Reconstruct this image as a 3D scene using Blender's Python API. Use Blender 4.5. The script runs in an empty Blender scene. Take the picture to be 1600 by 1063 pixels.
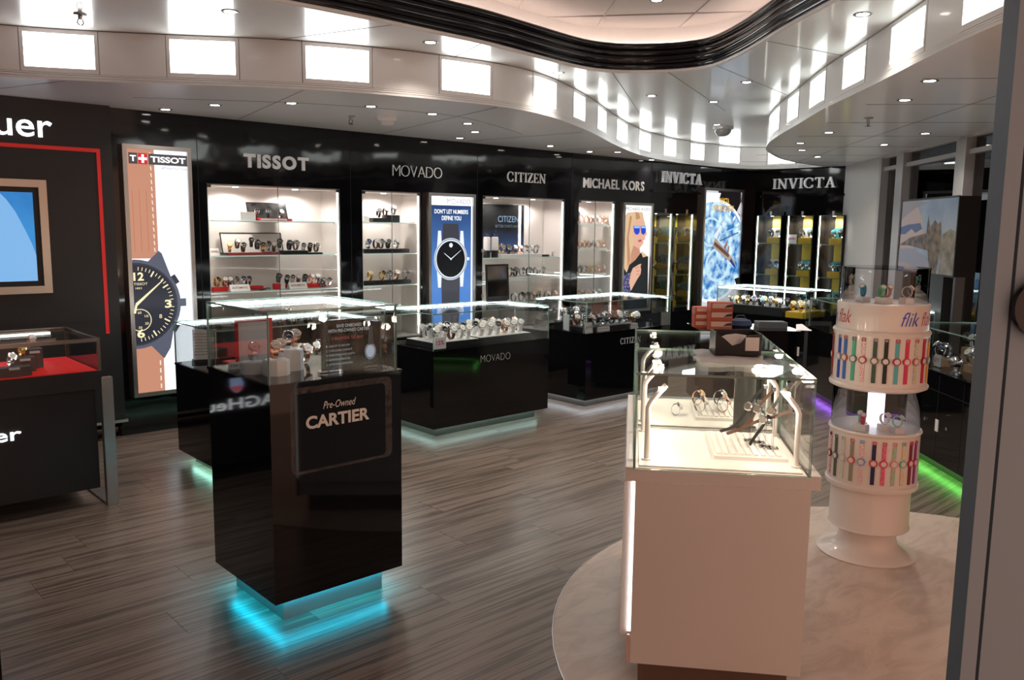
import bpy, math, random
from math import sin, cos, radians, pi, hypot, atan2
from mathutils import Vector, Matrix
random.seed(7)
S = bpy.context.scene
COL = S.collection

# ------------------------------------------------------------------ camera
FPX = 1302.56
YAW, PITCH, ROLL = radians(42.392), radians(7.708), radians(.658)
EYE = Vector((0, 0, 1.6))
FWD = Vector((sin(YAW)*cos(PITCH), cos(YAW)*cos(PITCH), -sin(PITCH)))
_r = Vector((cos(YAW), -sin(YAW), 0)); _u = _r.cross(FWD)
RGT = _r*cos(ROLL) + _u*sin(ROLL)
UPV = _u*cos(ROLL) - _r*sin(ROLL)
cam_d = bpy.data.cameras.new('camera'); cam_d.sensor_fit = 'HORIZONTAL'; cam_d.sensor_width = 36
cam_d.lens = FPX*36/1600; cam_d.clip_start = .05; cam_d.clip_end = 100
cam = bpy.data.objects.new('camera', cam_d); COL.objects.link(cam)
M = Matrix.Identity(4)
for i in range(3):
    M[i][0], M[i][1], M[i][2], M[i][3] = RGT[i], UPV[i], -FWD[i], EYE[i]
cam.matrix_world = M
S.camera = cam

# ------------------------------------------------------------------ world, exposure
W = bpy.data.worlds.new('world'); S.world = W; W.use_nodes = True
W.node_tree.nodes['Background'].inputs[0].default_value = (1.0, .56, .40, 1)
W.node_tree.nodes['Background'].inputs[1].default_value = .85
S.view_settings.view_transform = 'Standard'; S.view_settings.look = 'None'
S.view_settings.gamma = 1; S.view_settings.exposure = 0.18
S.view_settings.use_curve_mapping = False

# light levels in one place
E_FASCIA, E_PANEL_R = 6.0, 3.0     # lit fascia boxes
W_DOWN = 20.0                       # ceiling downlight, watts
W_NICHE = 14.0                     # niche puck, watts
E_NICHE = 7.0                      # LED strips in the wall niches, the left ones added as fill
E_LED = 14.0                        # LED bars of the glass counters
E_COVE = 5.0                       # warm cove strip
E_PRINT = .95                      # backlit prints


# ------------------------------------------------------------------ pixel -> place on a known plane
def ray(x, y): return FWD + RGT*((x-800)/FPX) - UPV*((y-531.5)/FPX)
def onz(x, y, z=0.0):
    d = ray(x, y); return EYE + d*((z-1.6)/d.z)
def ony(x, y, Y):
    d = ray(x, y); return EYE + d*(Y/d.y)
def onx(x, y, X):
    d = ray(x, y); return EYE + d*(X/d.x)
def px_of(P):
    d = Vector(P)-EYE; w = d.dot(FWD); return 800+FPX*d.dot(RGT)/w


# ------------------------------------------------------------------ materials
MATS = {}
def pm(name, col=(.5, .5, .5), rough=.5, metal=0.0, emit=None, es=0.0, spec=.5, coat=0.0, coatr=.04):
    if name in MATS: return MATS[name]
    m = bpy.data.materials.new(name); m.use_nodes = True
    b = m.node_tree.nodes['Principled BSDF']
    b.inputs['Base Color'].default_value = (*col, 1); b.inputs['Roughness'].default_value = rough
    b.inputs['Metallic'].default_value = metal; b.inputs['Specular IOR Level'].default_value = spec
    b.inputs['Coat Weight'].default_value = coat; b.inputs['Coat Roughness'].default_value = coatr
    if emit:
        b.inputs['Emission Color'].default_value = (*emit, 1); b.inputs['Emission Strength'].default_value = es
    MATS[name] = m
    return m
def lin(r, g, b):
    f = lambda c: ((c/255+.055)/1.055)**2.4 if c > 10 else c/255/12.92
    return (f(r), f(g), f(b))
def prt(r, g, b, s=None):            # backlit print / screen colour given as sRGB
    s = E_PRINT if s is None else s
    n = 'print_%d_%d_%d_%d' % (r, g, b, int(s*100))
    return pm(n, (.01, .01, .01), .25, emit=lin(r, g, b), es=s, spec=.3)
def ink(r, g, b, rough=.5, metal=0.0):
    return pm('ink_%d_%d_%d_%d' % (r, g, b, int(rough*100+metal*1000)), lin(r, g, b), rough, metal)
def nodes_of(m): return m.node_tree.nodes, m.node_tree.links, m.node_tree.nodes['Principled BSDF']

def glass_mat(name, tint, boost=1.0):
    m = bpy.data.materials.new(name); m.use_nodes = True
    n, l = m.node_tree.nodes, m.node_tree.links; n.clear()
    o = n.new('ShaderNodeOutputMaterial'); mix = n.new('ShaderNodeMixShader')
    t = n.new('ShaderNodeBsdfTransparent'); g = n.new('ShaderNodeBsdfGlossy'); f = n.new('ShaderNodeFresnel')
    t.inputs[0].default_value = (*tint, 1); g.inputs['Roughness'].default_value = .0
    f.inputs[0].default_value = 1.45
    mul = n.new('ShaderNodeMath'); mul.operation = 'MULTIPLY'; mul.inputs[1].default_value = boost; mul.use_clamp = True
    l.new(f.outputs[0], mul.inputs[0]); l.new(mul.outputs[0], mix.inputs[0])
    l.new(t.outputs[0], mix.inputs[1]); l.new(g.outputs[0], mix.inputs[2]); l.new(mix.outputs[0], o.inputs[0])
    MATS[name] = m
    return m
GLASS = glass_mat('clear_glass', (.97, .988, .98), .45)
GLASS_DK = glass_mat('night_window_glass', (.30, .34, .36), 1.4)
ACRYL = glass_mat('clear_acrylic', (.93, .93, .94), 1.0)
GEDGE = pm('glass_edge', (.20, .32, .28), .15)
BLACK = pm('black_gloss_panel', (.005, .005, .006), .07, spec=.5)
BLACKC = pm('black_counter_laminate', (.004, .004, .005), .05, spec=.42)
MATTEBLK = pm('black_matte', (.008, .008, .009), .45)
CHAR = pm('charcoal_panel', (.013, .013, .015), .42)
NICHEW = pm('niche_white', (.72, .66, .63), .55)
WHITE = pm('white_lacquer', (.74, .70, .67), .35, coat=.2)
WHITEPL = pm('white_plastic', (.8, .77, .75), .4)
PAPER = pm('white_card', (.8, .79, .78), .6)
ALU = pm('brushed_aluminium', (.52, .50, .48), .34, 1.0)
ALUP = pm('painted_aluminium', (.46, .44, .44), .4, .25)
STEEL = pm('polished_steel', (.72, .72, .74), .16, 1.0)
CHROME = pm('chrome', (.85, .85, .87), .08, 1.0)
GOLD = pm('gold', (.85, .58, .22), .2, 1.0)
ROSE = pm('rose_gold', (.85, .50, .38), .22, 1.0)
GUN = pm('gunmetal', (.16, .16, .18), .25, 1.0)
LEATHB = pm('brown_leather', (.10, .045, .025), .55)
LEATHK = pm('black_leather', (.012, .012, .013), .5)
WHCER = pm('white_ceramic', (.8, .8, .8), .2)
RED = pm('red_felt', (.55, .012, .012), .7)
YEL = pm('yellow_display_block', (.62, .40, .02), .45)
YELPALE = pm('yellow_back_panel', (.60, .46, .05), .5)
FROST = pm('frosted_white_acrylic', (.75, .77, .80), .3)
CEILW = pm('ceiling_white_panel', (.74, .72, .70), .30, spec=.4, coat=.3, coatr=.06)
CEILP = pm('ceiling_soffit_panel', (.86, .83, .81), .34, spec=.5, coat=.35, coatr=.12)
FASC = pm('fascia_white_panel', (.80, .77, .75), .3, coat=.2)
TOPC = pm('quilted_top_ceiling', (.55, .50, .48), .45)
CORN = pm('black_cornice_gloss', (.006, .006, .008), .09)
LBOX = pm('fascia_light', (.8, .8, .8), .4, emit=(.95, 1.0, .99), es=E_FASCIA)
LED = pm('led_white', (.8, .8, .8), .4, emit=(.93, .98, 1.0), es=E_LED)
LEDN = pm('led_niche', (.8, .8, .8), .4, emit=(1.0, .90, .85), es=E_NICHE)
LENS = pm('downlight_lens', (.8, .8, .8), .4, emit=(1.0, .93, .85), es=14)
DARKRING = pm('downlight_dark_trim', (.05, .045, .045), .3, .5)
SCREENGREY = pm('mirror_grey', (.62, .60, .60), .06, 1.0)

def bump_black():      # wavy gloss on the big wall panels
    n, l, b = nodes_of(BLACK)
    tc = n.new('ShaderNodeTexCoord'); no = n.new('ShaderNodeTexNoise'); bp = n.new('ShaderNodeBump')
    no.inputs['Scale'].default_value = 2.2; bp.inputs['Strength'].default_value = .02; bp.inputs['Distance'].default_value = .3
    l.new(tc.outputs['Object'], no.inputs['Vector']); l.new(no.outputs[0], bp.inputs['Height']); l.new(bp.outputs[0], b.inputs['Normal'])
bump_black()

def plank_mat():
    m = pm('streaked_wood_plank', (.1, .08, .07), .28); n, l, b = nodes_of(m)
    tc = n.new('ShaderNodeTexCoord'); oi = n.new('ShaderNodeObjectInfo'); ad = n.new('ShaderNodeVectorMath'); mu = n.new('ShaderNodeVectorMath')
    mu.operation = 'SCALE'; mu.inputs['Scale'].default_value = 40
    cx = n.new('ShaderNodeCombineXYZ'); l.new(oi.outputs['Random'], cx.inputs[0]); l.new(oi.outputs['Random'], cx.inputs[1])
    l.new(cx.outputs[0], mu.inputs[0]); l.new(tc.outputs['Object'], ad.inputs[0]); l.new(mu.outputs[0], ad.inputs[1])
    def streak(sx, sy, det):
        mp = n.new('ShaderNodeMapping'); mp.inputs['Scale'].default_value = (sx, sy, 1)
        no = n.new('ShaderNodeTexNoise'); no.inputs['Scale'].default_value = 1; no.inputs['Detail'].default_value = det
        l.new(ad.outputs[0], mp.inputs[0]); l.new(mp.outputs[0], no.inputs['Vector']); return no
    a, c = streak(.9, 26, 4), streak(2.2, 95, 3)
    mx = n.new('ShaderNodeMath'); mx.operation = 'ADD'; l.new(a.outputs[0], mx.inputs[0]); l.new(c.outputs[0], mx.inputs[1])
    rp = n.new('ShaderNodeValToRGB'); e = rp.color_ramp.elements
    e[0].position = .72; e[0].color = (.080, .058, .046, 1); e[1].position = 1.24; e[1].color = (.225, .175, .143, 1)
    k = e.new(.98); k.color = (.140, .105, .084, 1)
    l.new(mx.outputs[0], rp.inputs[0])
    hs = n.new('ShaderNodeHueSaturation'); rv = n.new('ShaderNodeMapRange'); rv.inputs['To Min'].default_value = .93; rv.inputs['To Max'].default_value = 1.07
    l.new(oi.outputs['Random'], rv.inputs[0]); l.new(rv.outputs[0], hs.inputs['Value']); l.new(rp.outputs[0], hs.inputs['Color'])
    l.new(hs.outputs[0], b.inputs['Base Color'])
    bp = n.new('ShaderNodeBump'); bp.inputs['Strength'].default_value = .08; bp.inputs['Distance'].default_value = .004
    l.new(c.outputs[0], bp.inputs['Height']); l.new(bp.outputs[0], b.inputs['Normal'])
    return m
PLANK = plank_mat()

def marble_mat():
    m = pm('veined_beige_marble', (.5, .42, .37), .28); n, l, b = nodes_of(m)
    tc = n.new('ShaderNodeTexCoord'); mp = n.new('ShaderNodeMapping'); mp.inputs['Rotation'].default_value = (0, 0, .7); mp.inputs['Scale'].default_value = (1, 2.6, 1)
    no = n.new('ShaderNodeTexNoise'); no.inputs['Scale'].default_value = 3.2; no.inputs['Detail'].default_value = 9; no.inputs['Roughness'].default_value = .62; no.inputs['Distortion'].default_value = 1.6
    rp = n.new('ShaderNodeValToRGB'); e = rp.color_ramp.elements
    e[0].position = .36; e[0].color = (.54, .425, .355, 1); e[1].position = .56; e[1].color = (.66, .535, .45, 1)
    l.new(tc.outputs['Object'], mp.inputs[0]); l.new(mp.outputs[0], no.inputs['Vector']); l.new(no.outputs[0], rp.inputs[0]); l.new(rp.outputs[0], b.inputs['Base Color'])
    return m
MARBLE = marble_mat()

def noise_print(name, c0, c1, scale, s, p0=.4, p1=.6, zgrad=None, detail=6):
    m = pm(name, (.01, .01, .01), .25, emit=c0, es=s, spec=.3); n, l, b = nodes_of(m)
    tc = n.new('ShaderNodeTexCoord'); no = n.new('ShaderNodeTexNoise'); no.inputs['Scale'].default_value = scale; no.inputs['Detail'].default_value = detail
    rp = n.new('ShaderNodeValToRGB'); e = rp.color_ramp.elements
    e[0].position = p0; e[0].color = (*c0, 1); e[1].position = p1; e[1].color = (*c1, 1)
    l.new(tc.outputs['Object'], no.inputs['Vector']); src = no.outputs[0]
    if zgrad:
        sp = n.new('ShaderNodeSeparateXYZ'); l.new(tc.outputs['Object'], sp.inputs[0])
        mr = n.new('ShaderNodeMapRange'); mr.inputs['From Min'].default_value, mr.inputs['From Max'].default_value = zgrad
        l.new(sp.outputs[2], mr.inputs[0])
        mx = n.new('ShaderNodeMath'); mx.operation = 'MULTIPLY_ADD'; mx.inputs[1].default_value = .25
        l.new(no.outputs[0], mx.inputs[0]); l.new(mr.outputs[0], mx.inputs[2]); src = mx.outputs[0]
    l.new(src, rp.inputs[0]); l.new(rp.outputs[0], b.inputs['Emission Color'])
    return m


# ------------------------------------------------------------------ mesh builder
class MB:
    def __init__(s): s.v = []; s.f = []; s.m = []; s.mats = []
    def mi(s, mat):
        if mat is None: mat = s.mats[0] if s.mats else None
        if mat not in s.mats: s.mats.append(mat)
        return s.mats.index(mat)
    def add(s, vs, fs, mat=None):
        o = len(s.v); k = s.mi(mat) if mat is not None else (0 if not s.mats else len(s.mats)-1)
        s.v += [tuple(v) for v in vs]; s.f += [tuple(i+o for i in f) for f in fs]; s.m += [k]*len(fs)
        return s
    def box(s, a, b, mat=None):
        x0, y0, z0 = a; x1, y1, z1 = b
        vs = [(x0, y0, z0), (x1, y0, z0), (x1, y1, z0), (x0, y1, z0), (x0, y0, z1), (x1, y0, z1), (x1, y1, z1), (x0, y1, z1)]
        return s.add(vs, [(0, 3, 2, 1), (4, 5, 6, 7), (0, 1, 5, 4), (1, 2, 6, 5), (2, 3, 7, 6), (3, 0, 4, 7)], mat)
    def pane(s, a, b, ax, mat=None, edge=None):      # glass sheet, thin along axis ax, edges in their own material
        x0, y0, z0 = a; x1, y1, z1 = b
        vs = [(x0, y0, z0), (x1, y0, z0), (x1, y1, z0), (x0, y1, z0), (x0, y0, z1), (x1, y0, z1), (x1, y1, z1), (x0, y1, z1)]
        F = {2: [(0, 3, 2, 1), (4, 5, 6, 7)], 1: [(0, 1, 5, 4), (2, 3, 7, 6)], 0: [(1, 2, 6, 5), (3, 0, 4, 7)]}
        s.add(vs, F[ax], mat or GLASS)
        s.add(vs, [f for k in F if k != ax for f in F[k]], edge or GEDGE)
        return s
    def prism(s, pts, z0, z1, mat=None):
        n = len(pts)
        if sum(pts[i][0]*pts[(i+1) % n][1]-pts[(i+1) % n][0]*pts[i][1] for i in range(n)) < 0: pts = pts[::-1]
        vs = [(p[0], p[1], z0) for p in pts]+[(p[0], p[1], z1) for p in pts]
        fs = [tuple(range(n-1, -1, -1)), tuple(range(n, 2*n))]+[(i, (i+1) % n, n+(i+1) % n, n+i) for i in range(n)]
        return s.add(vs, fs, mat)
    def lathe(s, prof, c=(0, 0), seg=32, mat=None, cap=True):
        n = len(prof); vs = []; fs = []
        for k in range(seg):
            a = 2*pi*k/seg
            vs += [(c[0]+r*cos(a), c[1]+r*sin(a), z) for r, z in prof]
        for k in range(seg):
            k2 = (k+1) % seg
            for i in range(n-1): fs.append((k*n+i, k2*n+i, k2*n+i+1, k*n+i+1))
        if cap:
            if prof[0][0] > 1e-6: fs.append(tuple(k*n for k in range(seg-1, -1, -1)))
            if prof[-1][0] > 1e-6: fs.append(tuple(k*n+n-1 for k in range(seg)))
        return s.add(vs, fs, mat)
    def disc(s, c, nrm, r, th=0.0, seg=20, mat=None, r1=None):     # cylinder of height th along nrm
        nrm = Vector(nrm).normalized(); t = nrm.orthogonal().normalized(); b = nrm.cross(t); c = Vector(c); r1 = r if r1 is None else r1
        lo = [c+(t*cos(2*pi*k/seg)+b*sin(2*pi*k/seg))*r for k in range(seg)]
        hi = [c+nrm*th+(t*cos(2*pi*k/seg)+b*sin(2*pi*k/seg))*r1 for k in range(seg)]
        if th == 0: return s.add(hi, [tuple(range(seg))], mat)
        return s.add(lo+hi, [tuple(range(seg-1, -1, -1)), tuple(range(seg, 2*seg))]+[(k, (k+1) % seg, seg+(k+1) % seg, seg+k) for k in range(seg)], mat)
    def tube(s, pts, r, seg=8, mat=None, close=False):
        P = [Vector(p) for p in pts]; n = len(P); rings = []; up = None
        for i in range(n):
            if close: t = P[(i+1) % n]-P[i-1]
            else: t = P[min(i+1, n-1)]-P[max(i-1, 0)]
            t.normalize()
            if up is None: up = t.orthogonal().normalized()
            up = (up-t*up.dot(t)).normalized(); b = t.cross(up); rr = r[i] if isinstance(r, (list, tuple)) else r
            rings.append([P[i]+(up*cos(2*pi*k/seg)+b*sin(2*pi*k/seg))*rr for k in range(seg)])
        vs = [v for R in rings for v in R]; fs = []
        for i in range(n if close else n-1):
            j = (i+1) % n
            for k in range(seg): fs.append((i*seg+k, i*seg+(k+1) % seg, j*seg+(k+1) % seg, j*seg+k))
        if not close: fs += [tuple(range(seg-1, -1, -1)), tuple((n-1)*seg+k for k in range(seg))]
        return s.add(vs, fs, mat)
    def band(s, pts, width, th, wdir=(1, 0, 0), mat=None, close=False):   # flat ribbon along pts, width along wdir
        P = [Vector(p) for p in pts]; w = Vector(wdir).normalized()*width/2; n = len(P); vs = []
        for i in range(n):
            t = (P[(i+1) % n]-P[i-1]) if close else (P[min(i+1, n-1)]-P[max(i-1, 0)])
            nn = t.cross(w).normalized()*th
            vs += [P[i]-w, P[i]+w, P[i]+w+nn, P[i]-w+nn]
        fs = []
        for i in range(n if close else n-1):
            j = (i+1) % n
            for k in range(4): fs.append((i*4+k, i*4+(k+1) % 4, j*4+(k+1) % 4, j*4+k))
        if not close: fs += [(3, 2, 1, 0), tuple((n-1)*4+k for k in range(4))]
        return s.add(vs, fs, mat)
    def strip(s, pts, z0, z1, th, side=1, mat=None):      # upright curved panel along plan points
        n = len(pts); off = offset(pts, th*side); vs = []
        for p, q in zip(pts, off): vs += [(p[0], p[1], z0), (p[0], p[1], z1), (q[0], q[1], z1), (q[0], q[1], z0)]
        fs = []
        for i in range(n-1):
            for k in range(4): fs.append((i*4+k, (i+1)*4+k, (i+1)*4+(k+1) % 4, i*4+(k+1) % 4))
        fs += [(0, 1, 2, 3), tuple((n-1)*4+k for k in (3, 2, 1, 0))]
        return s.add(vs, fs, mat)
    def data(s, name):
        me = bpy.data.meshes.new(name); me.from_pydata(s.v, [], s.f)
        for m in s.mats: me.materials.append(m)
        if s.mats: me.polygons.foreach_set('material_index', s.m)
        me.update()
        return me
    def build(s, name, mat=None, parent=None, loc=None, rz=0, smooth=False):
        if mat is not None:
            if not s.mats: s.mats = [mat]
            elif None in s.mats: s.mats[s.mats.index(None)] = mat
        me = s.data(name)
        if smooth: smooth_mesh(me)
        return ob(name, me, parent, loc, rz)
def smooth_mesh(me, ang=40):
    me.polygons.foreach_set('use_smooth', [True]*len(me.polygons))
    me.set_sharp_from_angle(angle=radians(ang))
def ob(name, me, parent=None, loc=None, rz=0):
    o = bpy.data.objects.new(name, me); COL.objects.link(o); o.parent = parent
    if loc is not None: o.location = loc
    o.rotation_euler = (0, 0, rz)
    return o
def tag(o, label, cat=None, group=None, kind=None):
    o['label'] = label
    if cat: o['category'] = cat
    if group: o['group'] = group
    if kind: o['kind'] = kind
    return o
def thing(name, label, cat, loc=(0, 0, 0), rz=0, group=None):
    return tag(ob(name, None, None, loc, rz), label, cat, group)
def struct(o, label=None):
    o['kind'] = 'structure'
    if label: o['label'] = label
    return o
def offset(pts, d):
    out = []; n = len(pts)
    for i in range(n):
        a = pts[max(i-1, 0)]; b = pts[min(i+1, n-1)]
        tx, ty = b[0]-a[0], b[1]-a[1]; L = hypot(tx, ty) or 1
        out.append((pts[i][0]-ty/L*d, pts[i][1]+tx/L*d))
    return out
def catmull(P, n=8):
    out = []
    for i in range(len(P)-1):
        p0, p1, p2, p3 = P[max(i-1, 0)], P[i], P[i+1], P[min(i+2, len(P)-1)]
        for k in range(n):
            t = k/n
            out.append(tuple(.5*(2*p1[j]+(p2[j]-p0[j])*t+(2*p0[j]-5*p1[j]+4*p2[j]-p3[j])*t*t+(3*p1[j]-p0[j]-3*p2[j]+p3[j])*t**3) for j in range(len(p1))))
    out.append(tuple(P[-1]))
    return out

# ------------------------------------------------------------------ lettering
def text_data(body, size=1.0, bold=0.0, shear=0.0, depth=0.0, align='LEFT', space=1.0):
    cu = bpy.data.curves.new('lettering', 'FONT'); cu.body = body; cu.size = size; cu.offset = bold; cu.shear = shear
    cu.extrude = depth; cu.align_x = align; cu.space_character = space; cu.resolution_u = 4
    o = bpy.data.objects.new('lettering', cu); COL.objects.link(o)
    me = bpy.data.meshes.new_from_object(o.evaluated_get(bpy.context.evaluated_depsgraph_get()))
    vs = [tuple(v.co) for v in me.vertices]; fs = [tuple(p.vertices) for p in me.polygons]
    bpy.data.objects.remove(o); bpy.data.curves.remove(cu); bpy.data.meshes.remove(me)
    return vs, fs
def fit_text(body, w, h, **k):       # glyphs scaled so that they fill the w x h rectangle with its lower left at 0,0
    vs, fs = text_data(body, **k)
    x0 = min(v[0] for v in vs); x1 = max(v[0] for v in vs); y0 = min(v[1] for v in vs); y1 = max(v[1] for v in vs)
    return [((v[0]-x0)/(x1-x0)*w, (v[1]-y0)/(y1-y0)*h, v[2]) for v in vs], fs
STROKES = {   # serif capitals drawn as strokes: x0,y0,x1,y1,width; 'c' an arc
    'I': (.34, [(.17, 0, .17, 1, .13), (.03, .03, .31, .03, .06), (.03, .97, .31, .97, .06)]),
    'N': (.86, [(.14, 0, .14, 1, .06), (.12, 1, .72, 0, .14), (.72, 0, .72, 1, .06), (0, .03, .28, .03, .06), (0, .97, .2, .97, .06), (.58, .97, .86, .97, .06)]),
    'V': (.84, [(.14, 1, .44, 0, .14), (.44, 0, .70, 1, .06), (0, .97, .28, .97, .06), (.57, .97, .84, .97, .06)]),
    'A': (.84, [(.13, 0, .42, 1, .06), (.42, 1, .70, 0, .14), (.22, .34, .6, .34, .05), (0, .03, .26, .03, .06), (.55, .03, .86, .03, .06)]),
    'T': (.76, [(.38, 0, .38, 1, .13), (.02, .96, .74, .96, .07), (.04, .78, .04, .98, .05), (.72, .78, .72, .98, .05), (.24, .03, .52, .03, .06)]),
    'Z': (.66, [(.04, .97, .62, .97, .07), (.58, .97, .08, .03, .13), (.04, .03, .62, .03, .07), (.05, .78, .05, .98, .05), (.61, .02, .61, .24, .05)]),
    'E': (.66, [(.15, 0, .15, 1, .13), (.03, .97, .6, .97, .06), (.1, .5, .46, .5, .05), (.03, .03, .62, .03, .06), (.59, .78, .59, .98, .05), (.61, .02, .61, .24, .05), (.45, .4, .45, .6, .04)]),
    'C': (.80, 'c'), 'O': (.9, 'o')}
def stroke_letter(ch, h, depth=.006):
    m = MB()
    def quad(x0, y0, x1, y1, w):
        L = hypot(x1-x0, y1-y0); nx, ny = -(y1-y0)/L*w/2, (x1-x0)/L*w/2
        m.prism([(x*h, y*h) for x, y in ((x0+nx, y0+ny), (x0-nx, y0-ny), (x1-nx, y1-ny), (x1+nx, y1+ny))], 0, depth)
    a, st = STROKES[ch]
    if st in ('c', 'o'):
        n = 18; A0, A1 = (radians(42), radians(318)) if st == 'c' else (0, 2*pi)
        for k in range(n):
            t0 = A0+(A1-A0)*k/n; t1 = A0+(A1-A0)*(k+1)/n; c = .42 if st == 'c' else .45
            w = .06+.07*abs(cos((t0+t1)/2))
            quad(c+.38*cos(t0), .5+.49*sin(t0), c+.38*cos(t1), .5+.49*sin(t1), w)
        if st == 'c': quad(.70, .66, .70, .96, .05); quad(.70, .04, .70, .3, .05)
    else:
        for q in st: quad(*q)
    return m, a*h
def to_wall(vs, at, face='-y', rz=None):    # letter plane (x right, y up, z out) onto an upright plane
    if rz is None: rz = 0 if face == '-y' else -pi/2
    c, s = cos(rz), sin(rz)
    return [(at[0]+c*v[0]+s*v[2], at[1]+s*v[0]-c*v[2], at[2]+v[1]) for v in vs]
def sign(name, label, body, at, w, h, mat, style='sans', rz=0, group=None, depth=.01, gap_=.09, **k):
    """letters mounted on an upright face; each letter is a part. at = lower left corner, rz turns the face about z"""
    t = thing(name, label, 'sign', at, rz, group); items = []
    if style == 'serif':
        x = 0
        for ch in body:
            m, a = stroke_letter(ch, 1.0, 1.0); items.append(([(v[0]+x, v[1], v[2]) for v in m.v], m.f)); x += a+.10
    else:
        base = text_data('HH', **k); hw = max(v[0] for v in base[0])
        x = 0
        for ch in body:
            if ch == ' ': x += .32; continue
            vs, fs = text_data(ch, depth=.5, **k)
            x0 = min(v[0] for v in vs); x1 = max(v[0] for v in vs)
            items.append(([(v[0]-x0+x, v[1], v[2]+.5) for v in vs], fs)); x += x1-x0+gap_
    X0 = min(v[0] for i in items for v in i[0]); X1 = max(v[0] for i in items for v in i[0])
    Y0 = min(v[1] for i in items for v in i[0]); Y1 = max(v[1] for i in items for v in i[0])
    for vs, fs in items:
        q = [((v[0]-X0)/(X1-X0)*w, -v[2]*depth, (v[1]-Y0)/(Y1-Y0)*h) for v in vs]
        MB().add(q, fs).build('letter', mat, t)
    return t
def flat_text(mb, body, at, w, h, mat, out=.001, rz=0, **k):     # printed words, lower left at `at`, facing -y turned by rz
    vs, fs = fit_text(body, w, h, **k)
    c, s = cos(rz), sin(rz)
    mb.add([(at[0]+c*v[0]+s*out, at[1]+s*v[0]-c*out, at[2]+v[1]) for v in vs], fs, mat)

# ------------------------------------------------------------------ wristwatches
_WC = {}
def _wm(key, fn):
    if key not in _WC: _WC[key] = fn()
    return _WC[key]
RY, RZ, CA = .024, .033, radians(38)
def _strap(mat, width):
    def f():
        m = MB(); m.band([(0, -RY*cos(a), .0355+RZ*sin(a)) for a in [2*pi*k/20 for k in range(20)]], width, .0028, (1, 0, 0), mat, True)
        me = m.data('strap'); smooth_mesh(me); return me
    return _wm(('s', mat.name, width), f)
CN = Vector((0, -cos(CA), sin(CA))); CP = Vector((0, -RY*cos(CA), .0355+RZ*sin(CA)))
def _case(mat, r):
    def f():
        m = MB(); m.disc(CP-CN*.002, CN, r, .008, 18, mat); m.disc(CP+CN*.006, CN, r*.98, .0025, 18, mat, r*.86)
        m.disc(CP+CN*.003+Vector((r, 0, 0)), (1, 0, 0), .003, .004, 8, mat)
        for sx in (-1, 1):
            for sg in (-1, 1):
                t = CN.cross(Vector((1, 0, 0))); c = CP+t*sg*r*.95+Vector((sx*r*.45, 0, 0))
                m.disc(c-CN*.002, CN, r*.16, .006, 6, mat)
        return m.data('case')
    return _wm(('c', mat.name, r), f)
def _dial(mat, r, hand):
    def f():
        m = MB(); m.disc(CP+CN*.0087, CN, r*.84, 0, 18, mat); t = CN.cross(Vector((1, 0, 0))); e = Vector((1, 0, 0)); c = CP+CN*.0093
        for ang, L, w in ((.9, r*.6, .0011), (-1.0, r*.45, .0014)):
            d = t*-cos(ang)+e*sin(ang); s = CN.cross(d)*w
            m.add([c-s, c+s, c+d*L+s*.4, c+d*L-s*.4], [(0, 1, 2, 3)], hand)
        for q in range(12):
            d = t*-cos(q*pi/6)+e*sin(q*pi/6); s = CN.cross(d)*.0007
            m.add([c+d*r*.66-s, c+d*r*.66+s, c+d*r*.78+s, c+d*r*.78-s], [(0, 1, 2, 3)], hand)
        return m.data('dial')
    return _wm(('d', mat.name, r, hand.name), f)
DW, DK, DB, DC = ink(225, 225, 222, .3), ink(14, 14, 16, .2), ink(18, 40, 95, .25), ink(205, 180, 140, .3)
DT, DG = ink(70, 150, 160, .3), ink(120, 122, 125, .3)
LITE, DARK = ink(235, 230, 215, .4), ink(20, 20, 20, .4)
KIND = {  # case, strap, dial, hands, radius, strap width
    'steel_w': (STEEL, STEEL, DW, DARK, .020, .017), 'steel_k': (STEEL, STEEL, DK, LITE, .020, .017), 'steel_b': (STEEL, STEEL, DB, LITE, .021, .018),
    'white': (CHROME, WHCER, DW, DARK, .019, .018), 'white_k': (CHROME, WHCER, DK, LITE, .019, .018), 'gold_k': (GOLD, GOLD, DK, LITE, .021, .018), 'gold_w': (GOLD, GOLD, DC, DARK, .020, .017),
    'rose': (ROSE, ROSE, DW, DARK, .020, .017), 'rose_p': (ROSE, ROSE, DC, DARK, .018, .015), 'leather': (STEEL, LEATHB, DW, DARK, .020, .017), 'leather_k': (STEEL, LEATHB, DK, LITE, .021, .018),
    'black': (GUN, LEATHK, DK, LITE, .021, .018), 'black_s': (STEEL, LEATHK, DK, LITE, .021, .018), 'gun': (GUN, GUN, DK, LITE, .022, .019), 'teal': (STEEL, STEEL, DT, DARK, .021, .018), 'grey': (STEEL, STEEL, DG, DARK, .021, .017)}
LOOK = {'steel_w': 'white-dial steel', 'steel_k': 'black-dial steel', 'steel_b': 'blue-dial steel', 'white': 'white-dial white', 'white_k': 'black-dial white', 'gold_k': 'black-dial gold', 'gold_w': 'pale-dial gold', 'rose': 'white-dial rose-gold', 'rose_p': 'pale-dial rose-gold',
        'leather': 'white-dial brown-strapped', 'leather_k': 'black-dial brown-strapped', 'black': 'gunmetal black-strapped', 'black_s': 'steel black-strapped', 'gun': 'gunmetal', 'teal': 'teal-dial steel', 'grey': 'grey-dial steel'}
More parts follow.
